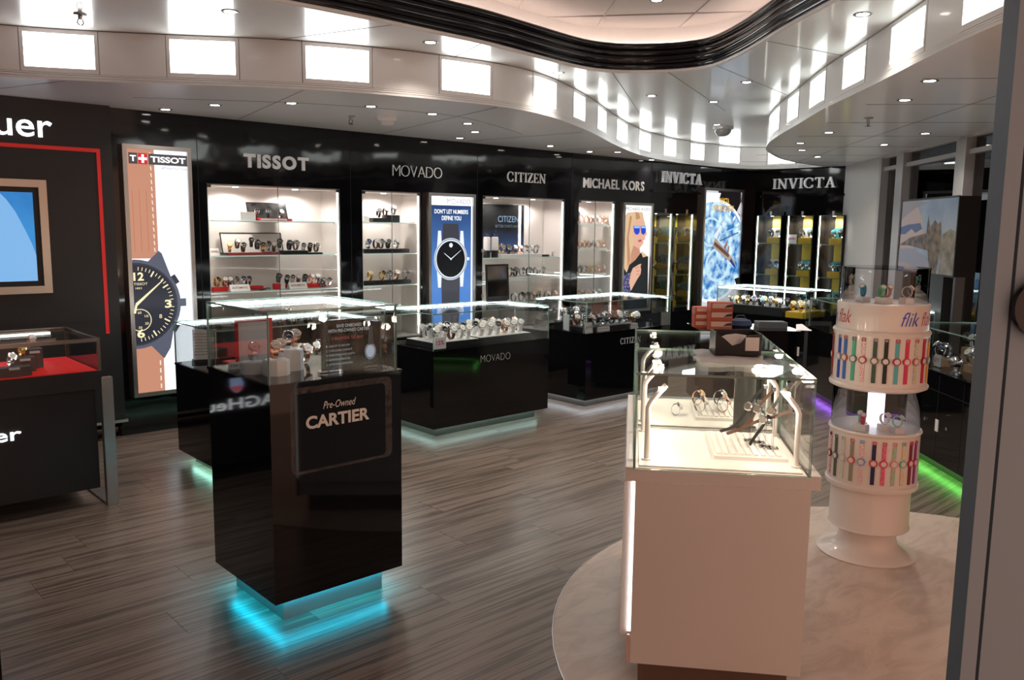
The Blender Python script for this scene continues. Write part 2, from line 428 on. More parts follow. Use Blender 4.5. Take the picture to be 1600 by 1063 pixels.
def watch(kind, loc, rz, label, group, sc=1.0):
    if group:        # say which of the mixed lot it is
        for w in ('dark watch', 'white watch', 'gold watch', 'wristwatch', 'watch'):
            if w in label: label = label.replace(w, LOOK[kind] + ' watch', 1); break
    c, s, d, h, r, w = KIND[kind]
    t = thing('wristwatch', label, 'watch', loc, rz, group); t.scale = (sc, sc, sc)
    ob('strap', _strap(s, w), t); ob('case', _case(c, r), t); ob('dial', _dial(d, r, h), t)
    return t

# ================================================================== THE ROOM
YW = 6.5                  # face of the long black wall
XE = 10.4                 # face of the end wall
# ---- floor: a screed with planks laid on it
fl = struct(MB().box((-1.6, -.6, -.06), (11.2, 6.95, -.012)).build('floor', MATTEBLK), 'dark streaked wood plank floor')
PLEN, PWID = 1.42, .2345
_pl = MB().box((0, 0, -.012), (PLEN-.0016, PWID-.0008, 0), PLANK).data('plank')
ROW0 = 3.609
for r in range(-18, 13):
    y = ROW0+r*PWID
    off = (1.364+r*.61*PLEN) if r % 2 else (1.364+r*.37*PLEN)
    if r == -2: off = 1.158
    if r == 0: off = 1.364
    x = off-math.ceil((off+1.4)/PLEN)*PLEN
    while x < 10.4:
        if x+PLEN/2 < 8.5+(y-2.4)*1.11 and not (x+PLEN/2 < .0 and y < 1.5): ob('plank', _pl, fl, (x, y, 0))
        x += PLEN
mc = (3.40, 1.05)
mb = struct(MB().prism([(mc[0]+1.63*cos(2*pi*k/72), mc[1]+1.63*sin(2*pi*k/72)) for k in range(72)], -.004, .003).build('floor_marble', MARBLE), 'round area of veined beige marble let into the floor')
MB().tube([(mc[0]+1.63*cos(2*pi*k/72), mc[1]+1.63*sin(2*pi*k/72), .001) for k in range(72)], .004, 6, ALU, True).build('edge_trim', ALU, mb)

# ---- long black wall with openings for the niches
NZ0, NZ1, NBACK = .55, 1.913, 6.82
NICHES = [(2.685, 3.872), (4.095, 4.74), (5.512, 6.70), (6.925, 7.548)]
INV = [(8.29, 8.655), (8.72, 9.105)]
wb = MB()
wb.box((1.97, YW, 0.06), (XE, YW+.4, NZ0)); wb.box((1.97, YW, NZ1), (8.2, YW+.4, 2.44)); wb.box((8.2, YW, 1.80), (XE, YW+.4, 2.44))
edges = [1.97]+[v for n in NICHES+INV for v in n]+[XE]
for i in range(0, len(edges), 2):
    a, b = edges[i], edges[i+1]
    if b <= 8.2: wb.box((a, YW, NZ0), (b, YW+.4, NZ1))
    elif a < 8.2: wb.box((a, YW, NZ0), (b, YW+.4, 1.80)); wb.box((a, YW, 1.80), (8.2, YW+.4, NZ1))
    else: wb.box((a, YW, NZ0), (b, YW+.4, 1.80))
wb.box((-1.6, NBACK+.02, 0), (XE, NBACK+.1, 2.44))
wall_back = struct(wb.build('wall_back', BLACK), 'long glossy black wall of display niches')
for x in (2.62, 3.98, 5.44, 6.81, 8.205): MB().box((x-.002, YW-.002, .56), (x+.002, YW+.01, 2.42)).build('panel_joint', MATTEBLK, wall_back)
struct(MB().box((1.97, YW+.02, 0), (XE, YW+.1, .062)).build('baseboard_back', MATTEBLK))
# ledge over the two narrow yellow niches
MB().box((8.215, YW-.03, 2.045), (9.2, YW+.01, 2.075)).build('ledge', BLACK, wall_back)
# ---- end wall and the angled window wall
we = struct(MB().box((XE, 4.95, 0), (XE+.3, 6.9, 2.44)).build('wall_end', BLACK), 'glossy black end wall of yellow display niches')
MB().box((XE-.03, 5.0, 2.045), (XE+.01, 6.35, 2.075)).build('ledge', BLACK, we)
A0 = Vector((7.33, 2.38)); A1 = Vector((10.47, 5.20)); wd = (A1-A0).normalized(); wn = Vector((wd.y, -wd.x)); WANG = atan2(wd.y, wd.x)
WL = (A1-A0).length
def wall_pt(t, o, z): p = A0+wd*t+wn*o; return (p.x, p.y, z)
def wbox(m, t0, t1, o0, o1, z0, z1, mat=None):   # box in the frame of the window wall (t along, o outward)
    P = [A0+wd*t+wn*o for t, o in ((t0, o0), (t1, o0), (t1, o1), (t0, o1))]
    return m.prism([(p.x, p.y) for p in P], z0, z1, mat)
PLASTER = pm('beige_wall_panel', (.58, .55, .52), .5)
wr = MB(); wbox(wr, 2.72, WL+.3, 0, .2, 0, 2.44); wbox(wr, -4.2, 2.72, .02, .2, 0, .55); wbox(wr, -4.2, 2.72, .0, .2, 2.40, 2.44)
struct(wr.build('wall_right', PLASTER), 'beige wall beside the dark windows')
MULL = [(-1.9, -1.7), (.53, .73), (2.0, 2.2), (2.66, 2.74)]
win = struct(ob('window_1', None), 'row of tall dark windows with grey mullions')
for a, b in MULL:
    wbox(MB(), a, b, -.03, .12, .55, 2.40).build('mullion', ALUP, win)
sp = [-4.0]+[v for q in MULL for v in q]
for i in range(0, len(sp)-1, 2):
    a, b = sp[i], sp[i+1]
    if b-a < .1: continue
    wbox(MB(), a, b, .05, .06, .55, 2.40).build('pane', GLASS_DK, win)
    wbox(MB(), a, b, .0, .07, 2.26, 2.30).build('transom', ALUP, win)
wbox(MB(), -4.2, 2.8, .5, .56, 0, 2.6).build('wall_outer', MATTEBLK)['kind'] = 'structure'
# ---- left side: dark wall far left, out of frame
struct(MB().box((-1.7, -.6, 0), (-1.6, 6.95, 2.75)).build('wall_left', CHAR), 'dark wall')

# ================================================================== CEILING
ZS, ZU = 2.42, 2.70
PL = catmull([(-1.6, 6.15), (-.6, 6.05), (.4, 5.82), (1.14, 5.58), (1.59, 5.36), (2.02, 5.08), (2.33, 4.87), (2.66, 4.69), (3.04, 4.55), (3.47, 4.45), (3.95, 4.41),
              (4.43, 4.51), (5.05, 4.79), (5.64, 5.11), (6.45, 5.58), (7.53, 6.12), (8.57, 6.40), (9.3, 6.44), (9.85, 6.38), (10.2, 6.14), (10.28, 5.8), (10.3, 5.4)], 10)
PR = catmull([(10.3, 5.36), (9.8, 5.32), (9.4, 5.27), (8.8, 5.12), (7.9, 4.74), (7.3, 4.37), (6.75, 3.95), (6.05, 3.36), (5.46, 2.86), (4.78, 2.22), (4.24, 1.73), (3.9, 1.41), (3.5, .98), (3.0, .4), (2.6, -.2)], 10)
ceil = struct(ob('ceiling', None), 'white panelled ceiling with a curved stepped fascia')
MB().prism(PL+[(XE+.1, 5.4), (XE+.1, YW+.1), (-1.6, YW+.1)], ZS, ZS+.04).build('soffit', CEILP, ceil)
rw = A0+wd*-4.2
MB().prism(PR+[(rw.x, rw.y), (A1.x+.15, A1.y+.15)], ZS, ZS+.04).build('soffit', CEILP, ceil)
# joints of the soffit panels
def joint(pts, z, w=.003): MB().band([(p[0], p[1], z-.0012) for p in pts], w, .001, (0, 0, 1)).build('panel_joint', pm('joint_grey', (.12, .11, .105), .6), ceil)
def gap(a, b, z, w=.004):
    d = Vector((b[0]-a[0], b[1]-a[1])).normalized(); n = Vector((-d.y, d.x))*w/2
    MB().prism([(a[0]+n.x, a[1]+n.y), (a[0]-n.x, a[1]-n.y), (b[0]-n.x, b[1]-n.y), (b[0]+n.x, b[1]+n.y)], z-.0015, z+.001).build('panel_joint', pm('joint_grey', (.12, .11, .105), .6), ceil)
inner = offset(PL, .62)      # curved joint following the fascia on the soffit
seg = [p for p in inner if 1.9 < p[0] < 5.2 and p[1] < 6.45]
for i in range(0, len(seg)-1): gap(seg[i], seg[i+1], ZS)
for x0, y0, x1, y1 in ((1.45, 5.5, 1.1, 6.5), (2.6, 4.78, 2.95, 6.5), (3.9, 4.45, 4.3, 6.5), (5.4, 5.05, 5.2, 6.5), (6.6, 5.75, 6.4, 6.5)): gap((x0, y0), (x1, y1), ZS)
for k in range(7):
    p = A0+wd*(-2.2+k*.95); q = p-wn*(1.4); gap((p.x, p.y), (q.x, q.y), ZS)
a = A0+wd*-3-wn*.75; b = A0+wd*3.4-wn*.75; gap((a.x, a.y), (b.x, b.y), ZS)

# fascia: curved panels, lit boxes between them, ridged moulding below
def arclen(P):
    s = [0]
    for i in range(1, len(P)): s.append(s[-1]+hypot(P[i][0]-P[i-1][0], P[i][1]-P[i-1][1]))
    return s
def sub(P, Sx, s0, s1):
    def at(s):
        for i in range(1, len(P)):
            if Sx[i] >= s:
                t = (s-Sx[i-1])/(Sx[i]-Sx[i-1] or 1); return (P[i-1][0]+(P[i][0]-P[i-1][0])*t, P[i-1][1]+(P[i][1]-P[i-1][1])*t)
        return P[-1]
    n = max(2, int((s1-s0)/.05)+1)
    return [at(s0+(s1-s0)*k/n) for k in range(n+1)]
def s_at_px(P, Sx, px, lo, hi):
    best = None
    for k in range(1200):
        s = lo+(hi-lo)*k/1199; q = sub(P, Sx, s, s+.001)[0]
        e = abs(px_of((q[0], q[1], 2.56))-px)
        if best is None or e < best[0]: best = (e, s)
    return best[1]
def fascia(P, spans, side, groupname, mat, lab):
    Sx = arclen(P); cur = 0.0
    def panel(s0, s1):
        if s1-s0 < .02: return
        n = max(1, int((s1-s0)/1.3))
        for k in range(n):
            MB().strip(sub(P, Sx, s0+(s1-s0)*k/n+.002, s0+(s1-s0)*(k+1)/n-.002), ZS+.035, ZU-.004, .012, side).build('fascia_panel', FASC, ceil, smooth=True)
    for i, (s0, s1) in enumerate(spans):
        panel(cur, s0); cur = s1
        mid = sub(P, Sx, (s0+s1)/2, (s0+s1)/2+.01)[0]
        t = thing('light_box', lab, 'light', (mid[0], mid[1], ZS+.03), 0, groupname)
        loc = lambda L: [(p[0]-mid[0], p[1]-mid[1]) for p in L]
        f = MB(); z0, z1 = .005, .246
        f.strip(loc(sub(P, Sx, s0+.002, s1-.002)), z0, .032, .014, side); f.strip(loc(sub(P, Sx, s0+.002, s1-.002)), .222, z1, .014, side)
        for a, b in ((s0+.002, s0+.022), (s1-.022, s1-.002)): f.strip(loc(sub(P, Sx, a, b)), .032, .222, .014, side)
        f.build('frame', FASC, t)
        MB().strip(loc(sub(P, Sx, s0+.022, s1-.022)), .032, .222, .009, side).build('diffuser', mat, t)
    panel(cur, Sx[-1])
    full = sub(P, Sx, 0, Sx[-1])
    for z0, z1, th in ((ZS-.006, ZS+.008, .022), (ZS+.011, ZS+.022, .018), (ZS+.025, ZS+.033, .014)):
        MB().strip(full, z0, z1, th, side).build('fascia_moulding', FASC, ceil, smooth=True)
    MB().strip(full, ZS-.004, ZU, .004, side).build('fascia_backing', pm('joint_dark', (.03, .03, .03), .6), ceil)
SL = arclen(PL)
def spans_px(P, lst, lo, hi):
    Sx = arclen(P); out = []
    for a, b in lst:
        q = sorted((s_at_px(P, Sx, a, lo, hi), s_at_px(P, Sx, b, lo, hi))); out.append((q[0]-.02, q[1]+.02))
    return sorted(out)
left_sp = [(0.35, .72), (1.15, 1.52)]
left_sp += spans_px(PL, [(37, 150), (265, 370), (477, 577), (688, 765), (832, 867), (894, 912), (932, 945), (962, 978), (997, 1015), (1036, 1055), (1078, 1099), (1122, 1155), (1200, 1243)], 2.2, SL[-1])
left_sp = [q for i, q in enumerate(sorted(left_sp)) if True]
ok = []
for q in sorted(left_sp):
    if not ok or q[0] > ok[-1][1]+.05: ok.append(q)
fascia(PL, ok, -1, 'lit boxes along the wavy fascia above the long black wall', LBOX, 'glowing white box in the wavy ceiling fascia above the black wall')
SR = arclen(PR)
ok = []
for q in sorted(spans_px(PR, [(1204, 1220), (1233, 1250), (1268, 1292), (1320, 1355), (1395, 1449), (1510, 1576)], 2.4, SR[-1]-.4)):
    if not ok or q[0] > ok[-1][1]+.05: ok.append(q)
LBOXR = pm('fascia_light_window_side', (.8, .8, .8), .4, emit=(.93, 1.0, .96), es=E_PANEL_R)
fascia(PR, ok, -1, 'lit boxes along the fascia on the window side', LBOXR, 'glowing white box in the ceiling fascia on the window side')

# upper ceiling with the opening of the raised dome
K = catmull([(2.0, 3.94), (2.46, 3.92), (3.03, 3.93), (3.36, 3.94), (3.84, 4.0), (4.30, 4.05), (4.55, 4.0), (4.74, 3.84), (4.87, 3.62), (4.87, 3.38), (4.64, 3.0), (4.27, 2.53), (3.94, 2.08), (3.5, 1.5), (2.9, 1.0), (2.1, .8), (1.3, 1.2), (.7, 2.0),
             (.6, 2.9), (1.0, 3.6), (1.5, 3.87), (2.0, 3.94)], 6)[:-1]
def closed_offset(P, d):
    n = len(P); out = []
    for i in range(n):
        a, b = P[i-1], P[(i+1) % n]; tx, ty = b[0]-a[0], b[1]-a[1]; L = hypot(tx, ty)
        out.append((P[i][0]-ty/L*d, P[i][1]+tx/L*d))     # K runs clockwise: +d is outward
    return out
def ring_mesh(m, P, Q, z, zq=None, mat=None):
    n = len(P); zq = z if zq is None else zq
    return m.add([(p[0], p[1], z) for p in P]+[(q[0], q[1], zq) for q in Q], [(i, (i+1) % n, n+(i+1) % n, n+i) for i in range(n)], mat)
cxk, cyk = sum(p[0] for p in K)/len(K), sum(p[1] for p in K)/len(K)
def far_pt(p):      # from the opening out to the room's outline
    dx, dy = p[0]-cxk, p[1]-cyk; t = 1e9
    for lim, c, d in ((11.0, cxk, dx), (-1.7, cxk, dx), (6.9, cyk, dy), (-.7, cyk, dy)):
        if abs(d) > 1e-6 and (lim-c)/d > 0: t = min(t, (lim-c)/d)
    return (cxk+dx*t, cyk+dy*t)
FAR = [far_pt(p) for p in K]
um = MB(); ring_mesh(um, K, FAR, ZU); ring_mesh(um, K, FAR, ZU+.03)
# square the outer outline off at the corners of the room
for cx_, cy_ in ((11.0, 6.9), (-1.7, 6.9), (11.0, -.7), (-1.7, -.7)):
    near = sorted(range(len(FAR)), key=lambda i: hypot(FAR[i][0]-cx_, FAR[i][1]-cy_))
    i = near[0]
    for j in ((i+1) % len(FAR), i-1):
        if abs(FAR[i][0]-FAR[j][0]) > 1e-6 and abs(FAR[i][1]-FAR[j][1]) > 1e-6:
            um.add([(FAR[i][0], FAR[i][1], ZU), (cx_, cy_, ZU), (FAR[j][0], FAR[j][1], ZU)], [(0, 1, 2)])
um.build('upper_ceiling', CEILW, ceil)
for i in range(0, len(K), 9):
    p = K[i]; q = FAR[i]; L = hypot(q[0]-p[0], q[1]-p[1]); t = min(1, 2.2/L)
    gap(p, (p[0]+(q[0]-p[0])*t, p[1]+(q[1]-p[1])*t), ZU)
MB().tube([(p[0], p[1], ZU-.004) for p in closed_offset(K, .015)], .014, 8, None, True).build('edge_bead', FASC, ceil)
# black ribbed cornice of the dome
corn = struct(ob('trim_1', None), 'black glossy ribbed cornice around the raised ceiling')
for z, o, r in ((ZU+.022, .018, .026), (ZU+.068, .010, .030), (ZU+.115, .018, .026), (ZU+.158, .006, .024)):
    MB().tube([(p[0], p[1], z) for p in closed_offset(K, o)], r, 10, None, True).build('cornice_rib', CORN, corn, smooth=True)
cb = MB(); Q = closed_offset(K, .03); n = len(Q)
ring_mesh(cb, Q, Q, ZU, ZU+.18); cb.build('cornice_core', CORN, corn)
# cove shelf, lit cove wall, top ceiling
Ko = closed_offset(K, .22); m = MB(); ring_mesh(m, Q, Ko, ZU+.178); ring_mesh(m, Ko, Ko, ZU+.178, ZU+.33); m.build('cove', FASC, ceil)
COVE = pm('cove_led', (.8, .8, .8), .4, emit=(1.0, .80, .70), es=E_COVE)
MB().tube([(p[0], p[1], ZU+.205) for p in closed_offset(K, .165)], .012, 6, None, True).build('cove_strip', COVE, ceil)
MB().prism(Ko, ZU+.33, ZU+.36).build('top_ceiling', TOPC, ceil)
for k in range(9):      # diagonal quilting seams
    for sx in (1, -1):
        a = Vector((cxk-2.4+k*.75, cyk)); d = Vector((.62*sx, .78)); ts = []
        for t in [i*.04 for i in range(-80, 81)]:
            p = a+d*t
            c = False
            for i in range(len(Ko)):
                (xa, ya), (xb, yb) = Ko[i], Ko[i-1]
                if (ya > p.y) != (yb > p.y) and p.x < (xb-xa)*(p.y-ya)/(yb-ya)+xa: c = not c
            if c: ts.append(t)
        if len(ts) > 3:
            p, q = a+d*ts[0], a+d*ts[-1]
            MB().tube([(p.x, p.y, ZU+.329), (q.x, q.y, ZU+.329)], .006, 6).build('quilt_seam', TOPC, ceil)

# downlights, sprinklers, detector, camera dome
_ring = MB().lathe([(.030, 0), (.042, -.004), (.047, -.001), (.047, .004)], seg=20, cap=False).data('trim_ring'); _ring.materials.append(DARKRING)
_lens = MB().lathe([(0, -.003), (.031, -.003)], seg=16, cap=False).data('lens'); _lens.materials.append(LENS)
_slight = bpy.data.lights.new('downlight_beam', 'SPOT'); _slight.energy = W_DOWN; _slight.spot_size = radians(125); _slight.spot_blend = .7
_slight.color = (1.0, .90, .80); _slight.shadow_soft_size = .03
def downlight(x, y, z, grp, lab, lit=True):
    t = thing('ceiling_downlight', lab, 'light', (x, y, z), 0, grp)
    ob('trim_ring', _ring, t); ob('lens', _lens, t)
    if lit:
        l = bpy.data.objects.new('lamp', _slight); COL.objects.link(l); l.parent = t; l.location = (0, 0, -.012)
for x, y in ((2.32, 6.30), (2.48, 5.81), (2.81, 5.33), (3.27, 5.06), (3.80, 5.06), (4.34, 5.31), (4.76, 5.72), (4.99, 6.22), (6.08, 6.12), (6.81, 6.25), (7.04, 6.05), (8.09, 6.42)):
    downlight(x, y, ZS, 'downlights in the lower ceiling along the black wall', 'small round recessed downlight in the lower ceiling along the black wall')
for x, y in ((1.96, 4.36), (3.14, 4.2), (4.39, 4.35), (5.67, 4.52), (6.3, 4.34), (5.64, 3.6), (7.67, 5.23), (4.31, 2.09), (.3, 4.6)):
    downlight(x, y, ZU, 'downlights in the upper ceiling around the cornice', 'small round recessed downlight in the upper ceiling near the black cornice')
for x, y in ((4.85, 1.95), (5.44, 2.33), (6.79, 3.52), (7.43, 4.13), (8.08, 4.47), (8.92, 4.74), (7.38, 2.97), (8.07, 3.62)):
    downlight(x, y, ZS, 'downlights in the lower ceiling by the windows', 'small round recessed downlight in the lower ceiling by the dark windows')
downlight(4.36, 3.46, ZU+.33, None, 'single small downlight in the pink-lit raised ceiling')
def sprinkler(x, y, z, lab):
    t = thing('sprinkler_head', lab, 'sprinkler', (x, y, z))
    MB().lathe([(.001, 0), (.035, 0), (.03, -.008), (.012, -.012), (.010, -.03), (.001, -.03)], seg=14).build('body', ALU, t)
    MB().tube([(.011, 0, -.028), (.016, 0, -.045), (.004, 0, -.058)], .003, 6).tube([(-.011, 0, -.028), (-.016, 0, -.045), (-.004, 0, -.058)], .003, 6).build('frame_arm', GUN, t)
    MB().lathe([(0, -.058), (.02, -.060), (.02, -.062), (0, -.062)], seg=12).build('deflector', GUN, t)
p = onz(125, 22, ZU); sprinkler(p.x, p.y, ZU, 'dark sprinkler head on the upper ceiling')
p = onz(548, 181, ZS); sprinkler(p.x, p.y, ZS, 'small sprinkler head beside the smoke detector')
p = onz(1357, 184, ZS); sprinkler(p.x, p.y, ZS, 'sprinkler head in the lower ceiling by the windows')
t = thing('smoke_detector', 'round pale smoke detector on the lower ceiling along the black wall', 'detector', tuple(onz(605, 182, ZS)))
MB().lathe([(.001, 0), (.075, 0), (.075, -.02), (.062, -.035), (.001, -.035)], seg=24).build('base', CEILP, t)
MB().lathe([(.001, -.035), (.05, -.035), (.045, -.06), (.02, -.066), (.001, -.066)], seg=24).build('sensor_cap', WHITEPL, t)
t = thing('dome_camera', 'grey dome security camera on the upper ceiling', 'camera', tuple(onz(1130, 198, ZU)))
MB().lathe([(.001, 0), (.11, 0), (.11, -.03), (.001, -.03)], seg=24).build('housing', ALUP, t)
MB().lathe([(.09, -.03), (.085, -.06), (.06, -.09), (.03, -.103), (.001, -.106)], seg=24, cap=False).build('dome', pm('dome_grey', (.25, .25, .24), .1), t, smooth=True)

# ================================================================== LIGHT BOXES AND PRINTS
class Print:
    """flat print traced on the upright plane y = yp; layers lie a fraction of a millimetre apart"""
    def __init__(s, yp): s.m = MB(); s.yp = yp; s.l = 0
    def y(s): s.l += 1; return s.yp-.0004*s.l
    def w(s, x, y): return ony(x, y, s.yp)
    def rect(s, x0, x1, z0, z1, mat): y = s.y(); s.m.add([(x0, y, z0), (x1, y, z0), (x1, y, z1), (x0, y, z1)], [(0, 1, 2, 3)], mat)
    def poly(s, px, mat):
        y = s.y(); V = [s.w(*p) for p in px]; s.m.add([(v.x, y, v.z) for v in V], [tuple(range(len(V)))], mat)
    def wpoly(s, pts, mat): y = s.y(); s.m.add([(p[0], y, p[1]) for p in pts], [tuple(range(len(pts)))], mat)
    def ring(s, c, r0, r1, mat, a0=0, a1=2*pi, n=40, clip=None):
        y = s.y(); vs = []
        cl = (lambda v: v) if clip is None else (lambda v: min(max(v, clip[0]), clip[1]))
        for k in range(n+1):
            a = a0+(a1-a0)*k/n
            vs += [(cl(c[0]+r0*cos(a)), y, c[1]+r0*sin(a)), (cl(c[0]+r1*cos(a)), y, c[1]+r1*sin(a))]
        s.m.add(vs, [(2*k, 2*k+1, 2*k+3, 2*k+2) for k in range(n)], mat)
    def text(s, body, x, z, w, h, mat, **k): y = s.y(); flat_text(s.m, body, (x, y, z), w, h, mat, 0, **k)
    def line(s, p, q, w, mat, w1=None):
        d = Vector((q[0]-p[0], q[1]-p[1])).normalized(); n = Vector((-d.y, d.x)); w1 = w if w1 is None else w1
        s.wpoly([(p[0]+n.x*w/2, p[1]+n.y*w/2), (q[0]+n.x*w1/2, q[1]+n.y*w1/2), (q[0]-n.x*w1/2, q[1]-n.y*w1/2), (p[0]-n.x*w/2, p[1]-n.y*w/2)], mat)
def light_box(x0, x1, z0, z1, label, draw, fr=.03):
    t = thing('light_box_poster', label, 'poster', (0, 0, 0))
    f = MB(); yf = YW-.055
    f.box((x0, yf, z0), (x0+fr, YW, z1)); f.box((x1-fr, yf, z0), (x1, YW, z1)); f.box((x0+fr, yf, z0), (x1-fr, YW, z0+fr)); f.box((x0+fr, yf, z1-fr), (x1-fr, YW, z1))
    f.build('frame', ALU, t)
    MB().box((x0+fr, YW-.03, z0+fr), (x1-fr, YW, z1-fr)).build('housing', MATTEBLK, t)
    P = Print(YW-.0305); draw(P, x0+fr, x1-fr, z0+fr, z1-fr); P.m.build('print', None, t)
    return t

def draw_leather(P, x0, x1, z0, z1):
    bg, brown, brown2, st = prt(240, 243, 252, 1.25), prt(196, 138, 112), prt(178, 116, 92), prt(240, 225, 205)
    P.rect(x0, x1, z0, z1, bg)
    cl = lambda v: max(v, x0)
    C0 = P.w(211, 476); c = (C0.x, C0.z)
    zt = P.w(240, 404).z; xr0 = P.w(240, 236).x; xr1 = P.w(248, 405).x
    P.wpoly([(x0, zt), (xr1, zt), (xr0, z1), (x0, z1)], brown)
    zb = P.w(220, 540).z; xb = P.w(256, 560).x
    P.wpoly([(x0, z0), (xb, z0), (xb, zb), (x0, zb)], brown)
    for k in range(3): P.wpoly([(x0+.03+k*.05, z1-.3), (x0+.034+k*.05, z1-.3), (x0+.034+k*.05, zt+.05), (x0+.03+k*.05, zt+.05)], brown2)
    for k in range(16):       # stitching
        a = k/16; xa = xr0+(xr1-xr0)*a-.03; za = z1+(zt-z1)*a-.02
        P.line((xa, za), (xa+.004, za-.03), .008, st)
    for k in range(4): P.line((xb-.03, z0+.02+k*.06), (xb-.03, z0+.055+k*.06), .01, st)
    case, case2, dial = prt(88, 92, 108), prt(52, 56, 68), prt(40, 42, 54)
    cream = prt(238, 224, 180, 1.1)
    R = .335
    L = [(c[0]+R*.62, c[1]+R*.8), (xr1+.005, zt+.12), (xr1-.01, zt+.11), (c[0], c[1]+R*.8)]
    P.wpoly([(c[0]-.02, c[1]+R*.6), (c[0]+R*.85, c[1]+R*.45), (P.w(252, 400).x, P.w(252, 396).z), (P.w(247, 392).x, P.w(247, 392).z)], case)
    P.wpoly([(c[0], c[1]-R*.6), (P.w(256, 556).x, P.w(256, 560).z), (P.w(266, 545).x, P.w(266, 543).z), (c[0]+R*.85, c[1]-R*.45)], case)
    for (a, b), w in (((275, 435), .07), ((289, 472), .06), ((277, 512), .07)):     # pushers and crown
        q = P.w(a, b); d = Vector((q.x-c[0], q.z-c[1])).normalized(); P.line(c, (min(q.x+d.x*.005, x1), q.z+d.y*.005), w, case2 if w > .065 else case)
    P.ring(c, 0, R, case, clip=(x0, x1)); P.ring(c, 0, R*.93, case2, clip=(x0, x1)); P.ring(c, 0, R*.885, dial, clip=(x0, x1))
    for q in range(60):
        a = q*pi/30; big = q % 5 == 0
        p = (c[0]+cos(a)*R*(.70 if big else .76), c[1]+sin(a)*R*(.70 if big else .76)); e = (c[0]+cos(a)*R*.84, c[1]+sin(a)*R*.84)
        if p[0] > x0+.01 and e[0] > x0+.01 and q not in (0, 15, 45): P.line(p, e, .011 if big else .005, cream)
    for body, px, py, w, h in (('12', 204, 439, .075, .062), ('3', 256, 481, .05, .062), ('6', 213, 528, .055, .066)):
        q = P.w(px, py); P.text(body, max(q.x, x0+.003), q.z, w, h, cream, bold=.03)
    P.text('TISSOT', max(P.w(203, 446).x, x0+.003), P.w(203, 446).z, .1, .018, cream); P.text('1853', P.w(210, 452).x, P.w(210, 452).z, .045, .014, cream)
    q = P.w(217, 500); sc = (q.x, q.z); P.ring(sc, .078, .084, cream, n=30, clip=(x0, x1))
    for k, tx in enumerate(('60', '10', '20', '30')): a = pi/2-k*pi/3; P.text(tx, max(x0, sc[0]+cos(a)*.056-.014), sc[1]+sin(a)*.056-.009, .026, .018, cream)
    q = P.w(247, 497); P.text('8', q.x, q.z, .02, .03, cream)
    P.line(c, (P.w(253, 437).x, P.w(253, 437).z), .022, cream, .006); P.line(c, (max(x0, P.w(203, 486).x), P.w(203, 490).z), .016, cream)
    # banner
    zt0, zt1 = P.w(240, 258).z, P.w(240, 241).z
    grey, red, wht = prt(70, 66, 70), prt(205, 30, 45), prt(255, 255, 255, 1.2)
    w = x1-x0
    P.rect(x0+.02*w, x0+.16*w, zt0, zt1, grey); P.rect(x0+.17*w, x0+.32*w, zt0, zt1, red); P.rect(x0+.34*w, x1-.01*w, zt0, zt1, grey)
    P.text('T', x0+.04*w, zt0+.018, .10*w, zt1-zt0-.036, wht, bold=.03); P.text('TISSOT', x0+.37*w, zt0+.018, .59*w, zt1-zt0-.036, wht, bold=.03)
    cxr, czr = x0+.245*w, (zt0+zt1)/2; P.rect(cxr-.03, cxr+.03, czr-.009, czr+.009, wht); P.rect(cxr-.009, cxr+.009, czr-.03, czr+.03, wht)
    P.text('#ThisIsYourTime', x0+.55*w, zt0-.03, .42*w, .018, prt(90, 90, 100))
light_box(2.052, 2.552, .295, 2.168, 'tall light box poster of a dark chronograph on a brown leather strap', draw_leather)

STARS = noise_print('starry_blue_print', lin(16, 30, 70), lin(78, 128, 200), 3.5, 1.0, .15, 1.0, (1.95, 1.05), 8)
def draw_blue(P, x0, x1, z0, z1):
    w = x1-x0; wht = prt(250, 252, 255, 1.3)
    P.rect(x0, x1, z0, z1, wht); P.rect(x0+.012, x1-.012, z0, z1-.085, STARS)
    P.text('MOVADO', x0+.40*w, z1-.07, .56*w, .05, prt(150, 150, 160))
    P.text("DON'T LET NUMBERS", x0+.10*w, z1-.165, .8*w, .042, wht, bold=.012); P.text('DEFINE YOU', x0+.27*w, z1-.228, .46*w, .042, wht, bold=.012)
    C0 = P.w(704, 405); c = (C0.x, C0.z); R = .205
    strap, silver, silver2, dial = prt(62, 62, 72), prt(225, 232, 240, 1.05), prt(130, 140, 160), prt(10, 12, 18)
    P.wpoly([(c[0]-.12, c[1]), (c[0]+.12, c[1]), (c[0]+.095, z1-.26), (c[0]-.095, z1-.26)], strap); P.wpoly([(c[0]-.12, c[1]), (c[0]-.105, z0), (c[0]+.105, z0), (c[0]+.12, c[1])], strap)
    for sx in (-1, 1):
        for sz in (-1, 1): P.wpoly([(c[0]+sx*.17, c[1]+sz*.10), (c[0]+sx*.155, c[1]+sz*.275), (c[0]+sx*.12, c[1]+sz*.275), (c[0]+sx*.11, c[1]+sz*.12)][::sx*sz], silver)
    P.line((c[0]+R, c[1]), (c[0]+R+.03, c[1]), .03, silver)
    P.ring(c, 0, R, silver); P.ring(c, R*.92, R*.97, silver2); P.ring(c, 0, R*.86, dial); P.ring((c[0], c[1]+R*.66), 0, .022, silver, n=18)
    P.line(c, (c[0]+.125, c[1]+.085), .010, silver, .003); P.line(c, (c[0]-.085, c[1]+.06), .010, silver, .004); P.ring(c, 0, .01, silver, n=12)
light_box(4.80, 5.378, .62, 1.918, 'blue light box poster of a black dial watch with one dot', draw_blue)

